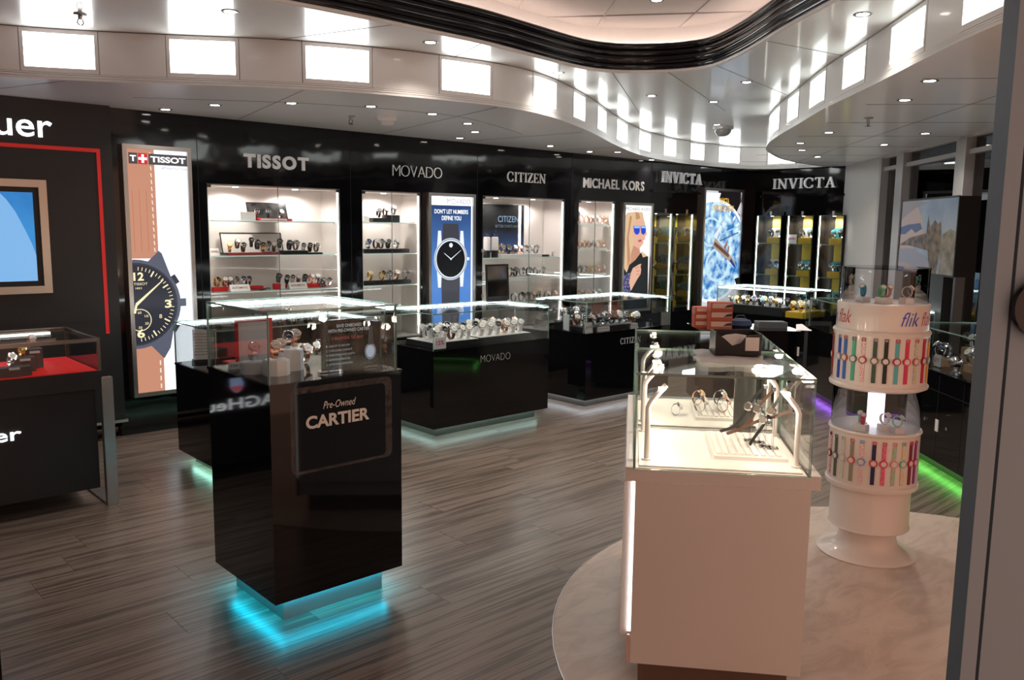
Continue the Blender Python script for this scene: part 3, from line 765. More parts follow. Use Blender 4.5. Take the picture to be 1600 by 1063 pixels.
def draw_blonde(P, x0, x1, z0, z1):
    wht, hair, hair2, skin, skin2 = prt(250, 248, 250, 1.2), prt(222, 186, 148), prt(186, 142, 104), prt(226, 176, 150), prt(198, 142, 118)
    k = lambda L: [(800+a*.2503, 266+b*.2503) for a, b in L]
    P.rect(x0, x1, z0, z1, wht)
    def poly(L, mat):    # traced outline, kept inside the frame
        V = [P.w(*q) for q in k(L)]; P.wpoly([(min(max(v.x, x0), x1), min(max(v.z, z0), z1-.075)) for v in V], mat)
    poly([(690, 300), (720, 265), (770, 250), (815, 262), (828, 330), (800, 420), (800, 520), (850, 540), (860, 780), (680, 790)], hair)
    poly([(688, 620), (740, 560), (800, 515), (850, 540), (862, 1200), (680, 1200)], prt(30, 34, 36))
    poly([(755, 330), (800, 300), (828, 320), (838, 372), (842, 400), (830, 418), (832, 432), (818, 442), (822, 455), (812, 468), (796, 488), (770, 500), (758, 460), (750, 390)], skin)
    poly([(758, 470), (790, 490), (800, 520), (770, 560), (735, 590), (742, 520)], skin2)
    poly([(690, 300), (735, 262), (770, 275), (740, 340), (735, 470), (742, 560), (715, 640), (686, 600)], hair)
    poly([(735, 285), (748, 290), (728, 420), (738, 560), (720, 610), (715, 430)], hair2); poly([(770, 262), (790, 268), (800, 300), (772, 310)], hair2)
    poly([(800, 500), (826, 520), (845, 536), (816, 545)], hair)
    b0, b1 = prt(42, 62, 190, 1.1), prt(130, 200, 240, 1.1)
    poly([(756, 348), (796, 350), (796, 385), (786, 402), (770, 402), (760, 385)], b0); poly([(800, 350), (834, 348), (832, 390), (820, 404), (806, 396)], b0)
    poly([(760, 350), (794, 352), (793, 362), (762, 362)], b1); poly([(804, 352), (832, 350), (831, 362), (804, 362)], b1)
    poly([(782, 438), (806, 432), (806, 446), (790, 450)], prt(190, 90, 92))
    poly([(740, 640), (752, 612), (790, 588), (806, 585), (800, 600), (804, 622), (800, 650), (780, 680), (760, 716), (742, 750), (720, 756), (728, 700)], skin)
    poly([(768, 610), (790, 600), (792, 604), (772, 616)], skin2); poly([(772, 630), (796, 622), (797, 627), (775, 637)], skin2); poly([(772, 650), (794, 645), (794, 650), (774, 656)], skin2)
    poly([(684, 660), (735, 640), (728, 700), (738, 760), (690, 790), (682, 760)], noise_print('speckled_sleeve', lin(28, 34, 78), lin(150, 140, 190), 60, .9, .5, .62))
    P.text('MICHAEL KORS', x0+.04*(x1-x0), z1-.062, .92*(x1-x0), .04, prt(60, 60, 70))
light_box(7.643, 8.198, .60, 1.905, 'light box poster of a blonde woman in blue mirrored sunglasses', draw_blonde)

AQUA = noise_print('mottled_blue_dial_print', lin(22, 110, 186), lin(205, 238, 250), 9, 1.0, .36, .64, None, 9)
def draw_aqua(P, x0, x1, z0, z1):
    k = lambda a, b: P.w(1000+a*.1976, 250+b*.1976)
    cl = lambda v: (min(max(v[0], x0), x1), min(max(v[1], z0), z1))
    wht, grey, blk, gold = prt(232, 234, 240, 1.1), prt(120, 118, 128), prt(24, 20, 22), prt(225, 180, 60)
    def poly(L, mat): P.wpoly([cl((k(*q).x, k(*q).z)) for q in L], mat)
    P.rect(x0, x1, z0, z1, prt(206, 208, 216))
    poly([(620, 240), (800, 240), (800, 330), (760, 420), (640, 350)], blk); poly([(500, 255), (640, 262), (620, 330), (500, 345)], wht)
    poly([(495, 345), (640, 350), (790, 430), (790, 500), (640, 400), (495, 390)], grey)
    c0 = k(620, 720); c = (c0.x-.12, c0.z); R = .80
    pts = [cl((c[0]+R*1.0*cos(2*pi*q/60), c[1]+R*.86*sin(2*pi*q/60))) for q in range(60)]; P.wpoly(pts, wht)
    pts = [cl((c[0]+R*.94*cos(2*pi*q/60), c[1]+R*.81*sin(2*pi*q/60))) for q in range(60)]; P.wpoly(pts, AQUA)
    for q, r in ((k(560, 570), .24), (k(610, 830), .28)):
        for r0, mat in ((r, prt(190, 225, 240)), (r*.84, AQUA)):
            P.wpoly([cl((q.x+r0*cos(2*pi*i/36), q.z+r0*.82*sin(2*pi*i/36))) for i in range(36)], mat)
    def hand(a, b, w, mat, w1=None):
        p, q = k(*a), k(*b); P.line(cl((p.x, p.z)), cl((q.x, q.z)), w, mat, w1)
    hand((620, 600), (785, 520), .02, prt(150, 200, 225)); hand((630, 640), (785, 570), .016, prt(40, 90, 140))
    hand((590, 620), (640, 520), .09, prt(225, 232, 240), .03); hand((580, 650), (745, 820), .13, prt(172, 150, 138), .06); hand((585, 660), (700, 760), .05, prt(96, 70, 62))
    hand((665, 700), (690, 640), .05, prt(150, 90, 66), .02); hand((690, 740), (700, 680), .04, prt(150, 90, 66), .02); hand((710, 790), (750, 850), .06, prt(30, 60, 130), .02)
    for i in range(9):
        a = .25+i*.2; P.line(cl((c[0]+cos(a)*R*.80, c[1]+sin(a)*R*.69)), cl((c[0]+cos(a)*R*.90, c[1]+sin(a)*R*.775)), .035, prt(235, 245, 250))
    q = k(625, 345); P.text('INVICTA', q.x, q.z, .22, .075, gold, bold=.02); q = k(570, 400); P.text('INVINCIBLE IN DETAIL', q.x, q.z, .50, .075, gold, bold=.03)
    poly([(740, 940), (775, 930), (775, 980), (755, 985)], blk)
light_box(9.245, 10.175, .49, 2.142, 'large light box poster of a mottled blue watch dial', draw_aqua, .035)

# ================================================================== SIGNS ON THE WALL
SILV = pm('sign_silver_glow', (.62, .59, .57), .35, .6, emit=(1, .95, .9), es=.10)  # silver letters carry a faint glow in their material
SILV2 = pm('sign_steel_glow', (.60, .60, .60), .28, .5, emit=(1, 1, 1), es=.14)  # faint glow put into the steel so the letters look brighter
sign('wall_sign', 'heavy silver sans capitals above the widest white niche with red trays', 'TISSOT', (2.992, YW, 2.052), .58, .112, SILV, bold=.045)
sign('wall_sign', 'thin silver capitals with two round O letters above the narrow white niche', 'MOVADO', (4.424, YW, 2.056), .567, .10, SILV, bold=-.03)
sign('wall_sign', 'silver serif capitals above the niche with a dark blue panel', 'CITIZEN', (5.836, YW, 2.066), .555, .105, SILV, 'serif')
sign('wall_sign', 'bold silver two-word sign above the rose gold watch niche', 'MICHAEL KORS', (6.985, YW, 2.05), 1.076, .112, SILV, bold=.02, gap_=.11)
sign('wall_sign', 'steel serif capitals above the pair of narrow yellow niches', 'INVICTA', (8.353, YW-.03, 2.166), .825, .142, SILV2, 'serif', depth=.03)
sign('wall_sign', 'steel serif capitals on the end wall above three yellow niches', 'INVICTA', (XE-.03, 6.12, 2.15), .885, .142, SILV2, 'serif', rz=-pi/2, depth=.03)

# ================================================================== NICHES
CLIPM = pm('glass_clip', (.03, .03, .03), .3)
PUCK = pm('niche_puck_lens', (.8, .8, .8), .4, emit=(1, .93, .88), es=9)
_nlight = bpy.data.lights.new('niche_beam', 'SPOT'); _nlight.energy = W_NICHE; _nlight.spot_size = radians(165); _nlight.spot_blend = .5; _nlight.color = (1.0, .90, .85); _nlight.shadow_soft_size = .024
def niche(x0, x1, shelves, label, seam=None, pucks=1, hinge=None):
    t = thing('wall_niche', label, 'display niche', (x0, YW, NZ0)); w = x1-x0; h = NZ1-NZ0; d = NBACK-YW
    MB().box((0, d-.012, 0), (w, d, h)).build('back_panel', NICHEW, t)
    for a in (0, w-.012): MB().box((a, .012, 0), (a+.012, d-.012, h)).build('side_panel', NICHEW, t)
    MB().box((.012, .012, h-.012), (w-.012, d-.012, h)).build('top_panel', NICHEW, t); MB().box((.012, .012, 0), (w-.012, d-.012, .012)).build('bottom_panel', NICHEW, t)
    for z in shelves:
        s = MB().pane((.014, .03, z-NZ0-.008), (w-.014, d-.014, z-NZ0), 2, GLASS, pm('shelf_edge', (.55, .68, .64), .15, emit=(.8, .95, .9), es=.22)).build('shelf', None, t)
        for a in (.02, w-.024): MB().disc((a, .08, z-NZ0-.016), (0, 0, 1), .007, .008, 8).build('shelf_pin', CHROME, s)
    seam = w/2 if seam is None else seam-x0
    for a, b in ((0.003, seam-.0015), (seam+.0015, w-.003)):
        q = MB().pane((a, .002, .0), (b, .008, h-.004), 1, GLASS, pm('door_edge', (.12, .16, .15), .2)).build('glass_door', None, t)
        e = a if a < .01 else b
        MB().box((e-(.0 if a < .01 else .03), -.004, h-.03), (e+(.03 if a < .01 else 0), .012, h-.006)).build('clip', CLIPM, q)
    for k in range(pucks):
        MB().disc((w*(k+.55)/pucks*.9, d*.42, h-.013), (0, 0, -1), .024, .004, 14).build('puck_light', PUCK, t)
        l = bpy.data.objects.new('lamp', _nlight); COL.objects.link(l); l.parent = t; l.location = (w*(k+.55)/pucks*.9, d*.42, h-.03)
    MB().box((w-.020, .014, .02), (w-.0125, .022, h-.016)).build('led_strip', LEDN, t); MB().box((.0125, .03, .02), (.019, .04, h-.016)).build('led_strip', LEDN, t)  # second strip, at the left edge, is added out of sight to brighten the niche
    if hinge:
        for z in hinge: MB().box((-.012, -.012, z-NZ0-.016), (.018, .002, z-NZ0+.016)).build('hinge', pm('hinge_grey', (.45, .43, .42), .4, .5), t)
    return t
SH = (1.63, 1.345, 1.05, .77)
niche(*NICHES[0], SH, 'widest white lit niche with red and black watch trays', 3.285, 2)
niche(*NICHES[1], SH, 'narrow white lit niche beside the blue poster with black risers')
niche(*NICHES[2], (1.283, 1.049, .80), 'white lit niche with a dark blue panel at its back', 6.17, 2, (1.36, 1.13, .90))
niche(*NICHES[3], SH, 'narrow white lit niche of rose gold watches', 7.21, 1, (1.66, 1.38, 1.09, .8))
XN = lambda px, y=6.62: ony(px, 400, y).x
def row(pxs, z, y, kinds, label, group, sc=1.0, jit=.3, dz=None):
    for i, px in enumerate(pxs):
        watch(kinds[i % len(kinds)], (XN(px, y), y, z+(dz[i] if dz else 0)), random.uniform(-jit, jit), label, group, sc)
def riser(x0, x1, y0, y1, z0, z1, mat, label, group=None, name='display_riser', cat='riser'):
    t = thing(name, label, cat, ((x0+x1)/2, (y0+y1)/2, z0), 0, group); w, d, h = (x1-x0)/2, (y1-y0)/2, z1-z0
    MB().box((-w, -d, 0), (w, d, h-.004)).build('block', mat, t); MB().box((-w+.003, -d+.003, h-.004), (w-.003, d-.003, h)).build('top_pad', mat, t)
    return t
def tent_card(x, y, z, w, h, label, body=None, mat=None, rz=0, tilt=.25, group=None, ink_=None):
    t = thing('price_card', label, 'card', (x, y, z), rz, group)
    MB().add([(-w/2, 0, 0), (w/2, 0, 0), (w/2, h*tilt, h), (-w/2, h*tilt, h), (-w/2, .002, 0), (w/2, .002, 0), (w/2, h*tilt+.002, h), (-w/2, h*tilt+.002, h)], [(0, 1, 2, 3), (7, 6, 5, 4), (3, 2, 6, 7), (0, 3, 7, 4), (1, 5, 6, 2), (0, 4, 5, 1)]).build('face_panel', mat or PAPER, t)
    MB().add([(-w/2, h*tilt, h), (w/2, h*tilt, h), (w/2, h*tilt*2+.004, 0), (-w/2, h*tilt*2+.004, 0)], [(0, 1, 2, 3)]).build('prop_panel', mat or PAPER, t)
    if body:
        m = MB(); vs, fs = fit_text(body, w*.8, h*.3, bold=.02)
        m.add([(-w*.4+v[0], (h*.38+v[1])*tilt-.0012, h*.38+v[1]) for v in vs], fs, ink_ or ink(150, 40, 50)); m.build('wording', None, t)
    return t
def tray_display(x0, x1, y, z, h, label, board, front):
    t = thing('display_tray', label, 'tray', ((x0+x1)/2, y, z)); w = (x1-x0)/2
    MB().box((-w, -.05, 0), (w, .07, .018)).build('base', MATTEBLK, t); MB().box((-w+.01, -.056, .004), (w-.01, -.05, .016)).build('front_strip', front, t)
    m = MB(); f = .008; k = .30
    q = lambda a, b: [(a, .03+b*k, .018+b), (a, .04+b*k, .018+b)]
    def leaf(a0, a1, b0, b1):
        v = [(a0, .03+b0*k, .018+b0), (a1, .03+b0*k, .018+b0), (a1, .03+b1*k, .018+b1), (a0, .03+b1*k, .018+b1)]
        return v+[(p[0], p[1]+.008, p[2]) for p in v], [(0, 1, 2, 3), (7, 6, 5, 4), (3, 2, 6, 7), (0, 3, 7, 4), (1, 5, 6, 2), (0, 4, 5, 1)]
    v, fs = leaf(-w+f, w-f, 0, h-f); MB().add(v, fs).build('back_board', board, t)
    for a in ((-w, -w+f, 0, h), (w-f, w, 0, h), (-w, w, h-f, h)):
        v, fs = leaf(*a); m.add([(p[0], p[1]-.004, p[2]) for p in v], fs)
    m.build('frame', MATTEBLK, t)
    return t
# -- widest niche
g0 = 'watches on the upper red-fronted tray in the widest niche'; gl = 'wristwatch on the dark-board tray on the top shelf of the widest niche'
PHOTO = noise_print('tray_photo', (.02, .02, .02), (.30, .26, .25), 14, .35, .35, .7)
tray_display(XN(392, 6.66), XN(454, 6.66), 6.66, 1.631, .135, 'small black tray with a dark board on the top shelf of the widest niche', PHOTO, RED)
row((402, 420, 440), 1.651, 6.645, ('leather_k', 'black_s', 'leather'), gl, g0)
riser(XN(374), XN(397), 6.57, 6.62, 1.631, 1.70, PAPER, 'white and red carton on the top shelf of the widest niche', name='carton', cat='carton')
t = thing('red_booklet', 'flat red booklet lying on the top shelf of the widest niche', 'booklet', (XN(424), 6.585, 1.631)); MB().box((-.12, -.03, 0), (.12, .025, .022)).build('cover', RED, t); MB().box((-.119, -.031, .004), (.119, .024, .018)).build('pages', PAPER, t)
tray_display(XN(350, 6.70), XN(446, 6.70), 6.70, 1.346, .165, 'long black tray with a white board on the middle shelf of the widest niche', NICHEW, RED)
row((359, 371, 380, 393, 402, 411, 419, 428, 437), 1.366, 6.665, ('gold_w', 'leather', 'leather_k', 'black', 'gun', 'gold_k', 'steel_k', 'leather', 'gun'), 'wristwatch on the long black tray with white board in the widest niche', 'watches on the long tray in the widest niche', 1.15, dz=(0, .03, 0, .04, .02, 0, .01, 0, .03))
riser(XN(440), XN(478), 6.58, 6.66, 1.346, 1.38, MATTEBLK, 'black riser with two dark watches on the middle shelf of the widest niche')
row((452, 462), 1.38, 6.62, ('gun', 'leather_k'), 'dark watch of the pair on a black riser in the widest niche', 'pair of dark watches on a black riser', 1.2)
riser(XN(470), XN(500), 6.57, 6.63, 1.346, 1.362, MATTEBLK, 'low black riser with three watches on the middle shelf of the widest niche')
row((474, 484, 494), 1.362, 6.60, ('steel_k', 'black_s', 'leather_k'), 'watch of the three on a low black riser in the widest niche', 'three watches on a low black riser', 1.15)
tent_card(XN(333), 6.58, 1.346, .075, .06, 'small white card at the end of the middle shelf in the widest niche', 'SWISS')
for a, b, lb in ((330, 408, 'long red riser on the lower shelf beside the open black booklet'), (447, 512, 'long red riser on the lower shelf beside the red cube')):
    riser(XN(a, 6.67), XN(b, 6.67), 6.64, 6.70, 1.051, 1.085, RED, lb)
row((337, 349, 357, 366, 379, 386), 1.085, 6.67, ('gold_k', 'rose', 'leather', 'steel_k', 'steel_b', 'leather_k'), 'wristwatch on the red riser beside the open black booklet', 'watches on the red riser with the booklet', 1.15)
row((447, 456, 465, 475, 485, 495), 1.085, 6.665, ('black_s', 'steel_k', 'leather', 'gun', 'rose', 'steel_w', 'steel_w'), 'wristwatch on the red riser beside the red cube', 'watches on the red riser with the cube', 1.15)
row((503, 512), 1.051, 6.60, ('gun', 'steel_k'), 'watch of the pair standing past the white card on the lower shelf', 'pair past the white card', 1.2)
row((434,), 1.10, 6.66, ('gun',), 'dark watch standing above the red cube in the widest niche', 'dark watch above the red cube', 1.15)
tent_card(XN(371), 6.575, 1.051, .17, .055, 'white lettered card before the open black booklet', 'AUTOMATIC', tilt=.5); tent_card(XN(462), 6.575, 1.051, .17, .055, 'white lettered card between red cube and watch pair', 'AUTOMATIC', tilt=.5)
riser(XN(427), XN(436), 6.60, 6.65, 1.051, 1.10, RED, 'small red cube on the lower shelf of the widest niche', name='red_cube', cat='block')
t = thing('open_booklet', 'open black booklet lying on the lower shelf of the widest niche', 'booklet', (XN(402), 6.58, 1.051))
for s_ in (-1, 1): MB().add([(0, -.03, .004), (s_*.085, -.03, .02), (s_*.085, .04, .02), (0, .04, .004), (0, -.03, 0), (s_*.085, -.03, .015), (s_*.085, .04, .015), (0, .04, 0)], [(0, 1, 2, 3), (4, 7, 6, 5), (0, 4, 5, 1), (1, 5, 6, 2), (2, 6, 7, 3)]).build('cover', MATTEBLK, t)
row((395, 410, 425, 445, 460, 475), .771, 6.65, ('leather', 'steel_k', 'gold_w', 'black_s', 'steel_b', 'leather_k'), 'watch on the lowest glass shelf of the widest niche', 'watches on the lowest shelf of the widest niche', 1.15)
# -- narrow niche with black risers
riser(XN(582), XN(603), 6.60, 6.68, 1.631, 1.672, MATTEBLK, 'low black step on the top shelf beside the blue poster'); riser(XN(603), XN(623), 6.60, 6.68, 1.631, 1.70, MATTEBLK, 'taller black step on the top shelf beside the blue poster')
row((592, 602, 615), 1.672, 6.64, ('black_s', 'leather', 'steel_w'), 'watch on the black steps in the niche beside the blue poster', 'watches on the black steps', 1.2, dz=(0, .01, .03))
riser(XN(565), XN(574), 6.58, 6.63, 1.631, 1.69, PAPER, 'small white and red carton in the niche beside the blue poster', name='carton', cat='carton')
riser(XN(568), XN(638), 6.60, 6.68, 1.346, 1.385, MATTEBLK, 'long black riser on the middle shelf beside the blue poster')
row((575, 587, 595, 606, 619), 1.385, 6.64, ('steel_b', 'leather', 'leather_k', 'black_s', 'steel_w'), 'watch of five on the middle black riser beside the blue poster', 'five watches on the middle black riser', 1.25)
riser(XN(569), XN(640), 6.60, 6.68, 1.051, 1.09, MATTEBLK, 'long black riser on the lower shelf beside the blue poster')
row((577, 596, 607, 619, 632), 1.09, 6.64, ('gold_w', 'gold_k', 'steel_b', 'rose', 'steel_k'), 'watch of five on the lower black riser beside the blue poster', 'five watches on the lower black riser', 1.25)
row((597, 622), .771, 6.62, ('black_s', 'leather'), 'watch on the lowest shelf beside the blue poster', 'pair on the lowest shelf beside the blue poster', 1.2)
# -- niche with the dark blue panel
t = thing('niche_poster', 'dark blue printed panel standing in the white niche', 'poster')
za, zb = 1.33, 1.84
MB().box((5.53, 6.765, za), (6.335, 6.80, zb)).build('board', MATTEBLK, t)
P = Print(6.7645); P.rect(5.535, 6.33, za+.005, zb-.005, noise_print('deep_blue_print', lin(6, 8, 14), lin(60, 92, 150), 5, .7, .25, 1.25, (1.62, 1.28), 8))
q = ony(778, 347, 6.764); P.text('CITIZEN', q.x, q.z, ony(810, 347, 6.764).x-q.x, .065, prt(150, 185, 220)); q = ony(774, 354, 6.764); P.text('BETTER STARTS NOW', q.x, q.z-.01, ony(812, 354, 6.764).x-q.x, .028, prt(110, 130, 155))
P.m.build('print', None, t)
MB().box((6.255, 6.752, za+.01), (6.275, 6.764, zb-.01)).build('light_tube', LEDN, t)
for px in (758.5, 771):
    t = thing('sample_bottle', 'white cylinder with a black base and clear lid beside the dark blue panel', 'bottle', (XN(px), 6.60, 1.284), 0, 'two white cylinders by the dark panel')
    MB().lathe([(.036, 0), (.036, .075)], seg=20).build('base', MATTEBLK, t); MB().lathe([(.037, .075), (.037, .20), (.03, .215)], seg=20).build('body', WHITEPL, t, smooth=True); MB().lathe([(.03, .215), (.032, .25), (.001, .25)], seg=16, cap=False).build('lid', ACRYL, t, smooth=True)
riser(XN(779), XN(842), 6.57, 6.66, 1.284, 1.315, WHITEPL, 'white riser on the shelf below the dark blue panel')
row((783,), 1.325, 6.62, ('gold_k',), 'gold watch on the white riser below the dark blue panel', 'gold watch below the dark panel', 1.35)
row((794, 803, 812, 820, 828, 837), 1.315, 6.63, ('black_s', 'leather', 'rose', 'steel_k', 'steel_w', 'black_s'), 'watch beside the gold one on the white riser below the dark blue panel', 'watches below the dark blue panel', 1.3)
riser(XN(842), XN(855), 6.58, 6.62, 1.284, 1.305, MATTEBLK, 'small black block past the white riser'); t = thing('mini_easel', 'tiny wire easel on the shelf past the black block', 'easel', (XN(867), 6.60, 1.284))
MB().tube([(-.035, 0, 0), (-.03, .03, .045), (.03, .03, .045), (.035, 0, 0)], .003, 6).build('frame', GUN, t); MB().tube([(-.03, .03, .045), (0, .07, 0), (.03, .03, .045)], .003, 6).build('prop', GUN, t)
t = thing('display_ramp', 'white sloping ramp on the middle shelf of the niche with the dark panel', 'riser', (XN(786), 6.57, 1.05)); L = XN(866)-XN(786)
MB().add([(0, 0, 0), (L, 0, 0), (L, .09, 0), (0, .09, 0), (0, 0, .014), (L*.9, 0, .010), (L*.7, .09, .03), (0, .09, .03)], [(0, 3, 2, 1), (4, 5, 6, 7), (0, 1, 5, 4), (1, 2, 6, 5), (2, 3, 7, 6), (3, 0, 4, 7)]).build('ramp', WHITEPL, t); MB().box((0, .09, 0), (L*.7, .1, .034)).build('back_lip', WHITEPL, t)
row((796, 805, 815, 826, 837, 847), 1.074, 6.62, ('leather_k', 'gun', 'steel_k', 'black_s', 'leather', 'steel_k'), 'watch on the white ramp in the niche with the dark panel', 'watches on the white ramp', 1.35)
row((803, 815, 824, 832, 842, 855, 866), .801, 6.60, ('leather', 'gun', 'steel_k', 'rose', 'steel_k', 'leather', 'rose'), 'watch on the lowest shelf of the niche with the dark panel', 'watches on the lowest shelf below the ramp', 1.4)
# -- rose gold niche
for z, pxs, nm in ((1.631, (907, 915, 922, 929, 936, 943), 'top'), (1.346, (906, 913, 920, 927, 934, 941, 948), 'second'), (1.051, (906, 913, 920, 927, 934, 941, 948), 'third'), (.771, (907, 917, 926, 936), 'lowest')):
    riser(XN(904), XN(951), 6.60, 6.66, z, z+.022, WHITEPL, 'low white riser on the %s shelf of the rose gold niche' % nm)
    row(pxs, z+.022, 6.63, ('rose', 'rose_p', 'rose', 'steel_w', 'rose', 'rose_p', 'gold_w') if nm != 'third' else ('gun', 'leather_k', 'gold_w', 'gold_w', 'rose_p', 'rose', 'steel_w'), 'watch on the %s shelf of the rose gold niche' % nm, 'watches on the %s shelf of the rose gold niche' % nm, 1.3)
t = thing('name_block', 'grey block on the top shelf of the rose gold niche', 'block', (XN(919), 6.73, 1.631)); MB().box((-.045, -.01, 0), (.045, .02, .16)).build('block', pm('clear_grey', (.35, .34, .34), .2), t); MB().box((-.05, -.012, 0), (.05, .03, .008)).build('foot', ACRYL, t)
# -- yellow niches (long wall, then end wall)
DARKIN = pm('niche_dark', (.02, .016, .012), .35)
_yfill = bpy.data.lights.new('yellow_niche_fill', 'SPOT'); _yfill.energy = 10.0; _yfill.spot_size = radians(160); _yfill.spot_blend = .5; _yfill.color = (1.0, .92, .80); _yfill.shadow_soft_size = .02  # spot added as fill to brighten the yellow niches
def yellow_niche(loc, rz, w, label, led_side, yellow, shelves, kinds, grp, split=None):
    t = thing('wall_niche', label, 'display niche', loc, rz); h = 1.80-.52; d = .26 if led_side > 0 else .18
    MB().box((0, d-.01, 0), (w, d, h)).build('back_panel', DARKIN, t)
    y0, y1 = yellow
    MB().box((y0*w, d-.014, .01), (y1*w, d-.010, h-.01)).build('yellow_panel', YELPALE, t)
    for a in (0, w-.01): MB().box((a, .01, 0), (a+.01, d-.01, h)).build('side_panel', DARKIN, t)
    MB().box((.01, .01, h-.01), (w-.01, d-.01, h)).build('top_panel', DARKIN, t); MB().box((.01, .01, 0), (w-.01, d-.01, .01)).build('bottom_panel', DARKIN, t)
    MB().pane((.003, .002, 0), (w-.003, .008, h), 1).build('glass_door', None, t)
    MB().box((w*.55, -.006, h), (w*.63, .01, h+.05)).build('latch', ALU, t)
    MB().disc((w*.5, d*.5, h-.011), (0, 0, -1), .02, .004, 12).build('puck_light', PUCK, t)  # puck added to go with the fill spot
    l = bpy.data.objects.new('lamp', _yfill); COL.objects.link(l); l.parent = t; l.location = (w*.5, d*.35, h-.03)
    a = w-.022 if led_side > 0 else .012
    MB().box((a, .012, .01), (a+.010, .02, h-.012)).build('led_strip', pm('led_yellow_niche', (.8, .8, .8), .4, emit=(1, .95, .82), es=4.5), t)
    for z in shelves:
        s = MB().pane((.012, .02, z-.52-.008), (w-.012, d-.012, z-.52), 2).build('shelf', None, t)
        MB().box((w-.05 if led_side > 0 else .012, .012, z-.52-.03), (w-.024 if led_side > 0 else .045, .02, z-.52+.008)).build('bracket', WHITEPL, s)
    return t
for i, (x0, x1) in enumerate(INV):
    nm = ('beside the blonde poster', 'beside the mottled blue poster')[i]
    yellow_niche((x0, YW, .52), 0, x1-x0, 'narrow dark niche with yellow blocks ' + nm, 1, (.04, .96), (1.424, 1.016, .605), None, None)
    for z in (1.425, 1.017, .606):
        xa = x0+(.03 if i == 0 else .02); 
        riser(xa, xa+.11, YW+.05, YW+.12, z, z+.075, YEL, 'yellow block in the narrow niche ' + nm, 'yellow blocks in the niche ' + nm, 'display_block', 'block')
        riser(xa, xa+.035, YW+.125, YW+.16, z, z+.21, WHITEPL if i == 0 else YEL, 'upright slab behind the watch in the niche ' + nm, 'upright slabs in the niche ' + nm, 'display_slab', 'block')
        watch('gold_w' if z < 1.1 else 'steel_k', (xa+.065, YW+.08, z+.075), -.5, 'big watch on a yellow block in the niche ' + nm, 'big watches in the niche ' + nm, 1.7)
ENDN = [(6.27, 5.894, (.42, .98), 'next to the mottled blue poster'), (5.81, 5.439, (.40, .97), 'second from the mottled blue poster'), (5.368, 5.03, (.45, .85), 'next to the beige wall')]
TEALB = pm('teal_display_block', (.05, .36, .45), .4)
for i, (ya, yb, yel, nm) in enumerate(ENDN):
    w = ya-yb
    t = yellow_niche((XE-.182, ya, .52), -pi/2, w, 'niche with a yellow strip in the end wall ' + nm, -1, yel, (1.424, 1.0, .605), None, None)
    for z in (1.425, 1.001, .606):
        yl = ya-w*.45
        wm = (WHITEPL, WHITEPL, TEALB)[i] if z > 1.2 else (WHITEPL, TEALB, TEALB)[i]
        tb = thing('watch_pillow', 'shouldered display block in the end wall niche ' + nm, 'block', (XE-.075, (yl+yb+.02)/2, z), -pi/2, 'shouldered blocks ' + nm); hw = (yl-yb-.02)/2
        MB().add([(-hw, -.02, .08), (hw, -.02, .08), (hw, -.02, .17), (hw*.6, -.02, .21), (-hw*.6, -.02, .21), (-hw, -.02, .16), (-hw, .03, .08), (hw, .03, .08), (hw, .03, .17), (hw*.6, .03, .21), (-hw*.6, .03, .21), (-hw, .03, .16)],
                 [(0, 1, 2, 3, 4, 5), (11, 10, 9, 8, 7, 6)]+[(k, k+6, (k+1) % 6+6, (k+1) % 6) for k in range(6)]).build('block', wm, tb)
        MB().box((-hw, -.092, 0), (hw, .05, .08)).build('plinth', YEL, tb)
        for k in range(2): watch(('gun', 'steel_k', 'teal')[(i+k) % 3], (XE-.136, yl-.05-k*hw*1.1, z+.08), -pi/2, 'big watch before the shouldered block ' + nm, 'big watches in the end wall niche ' + nm, 1.45)
t = tent_card(XE-.165, 5.745, 1.425, .15, .12, 'white card with a magenta price on the shelf, end wall', '$99!', rz=-pi/2, tilt=.05, ink_=ink(190, 40, 140))

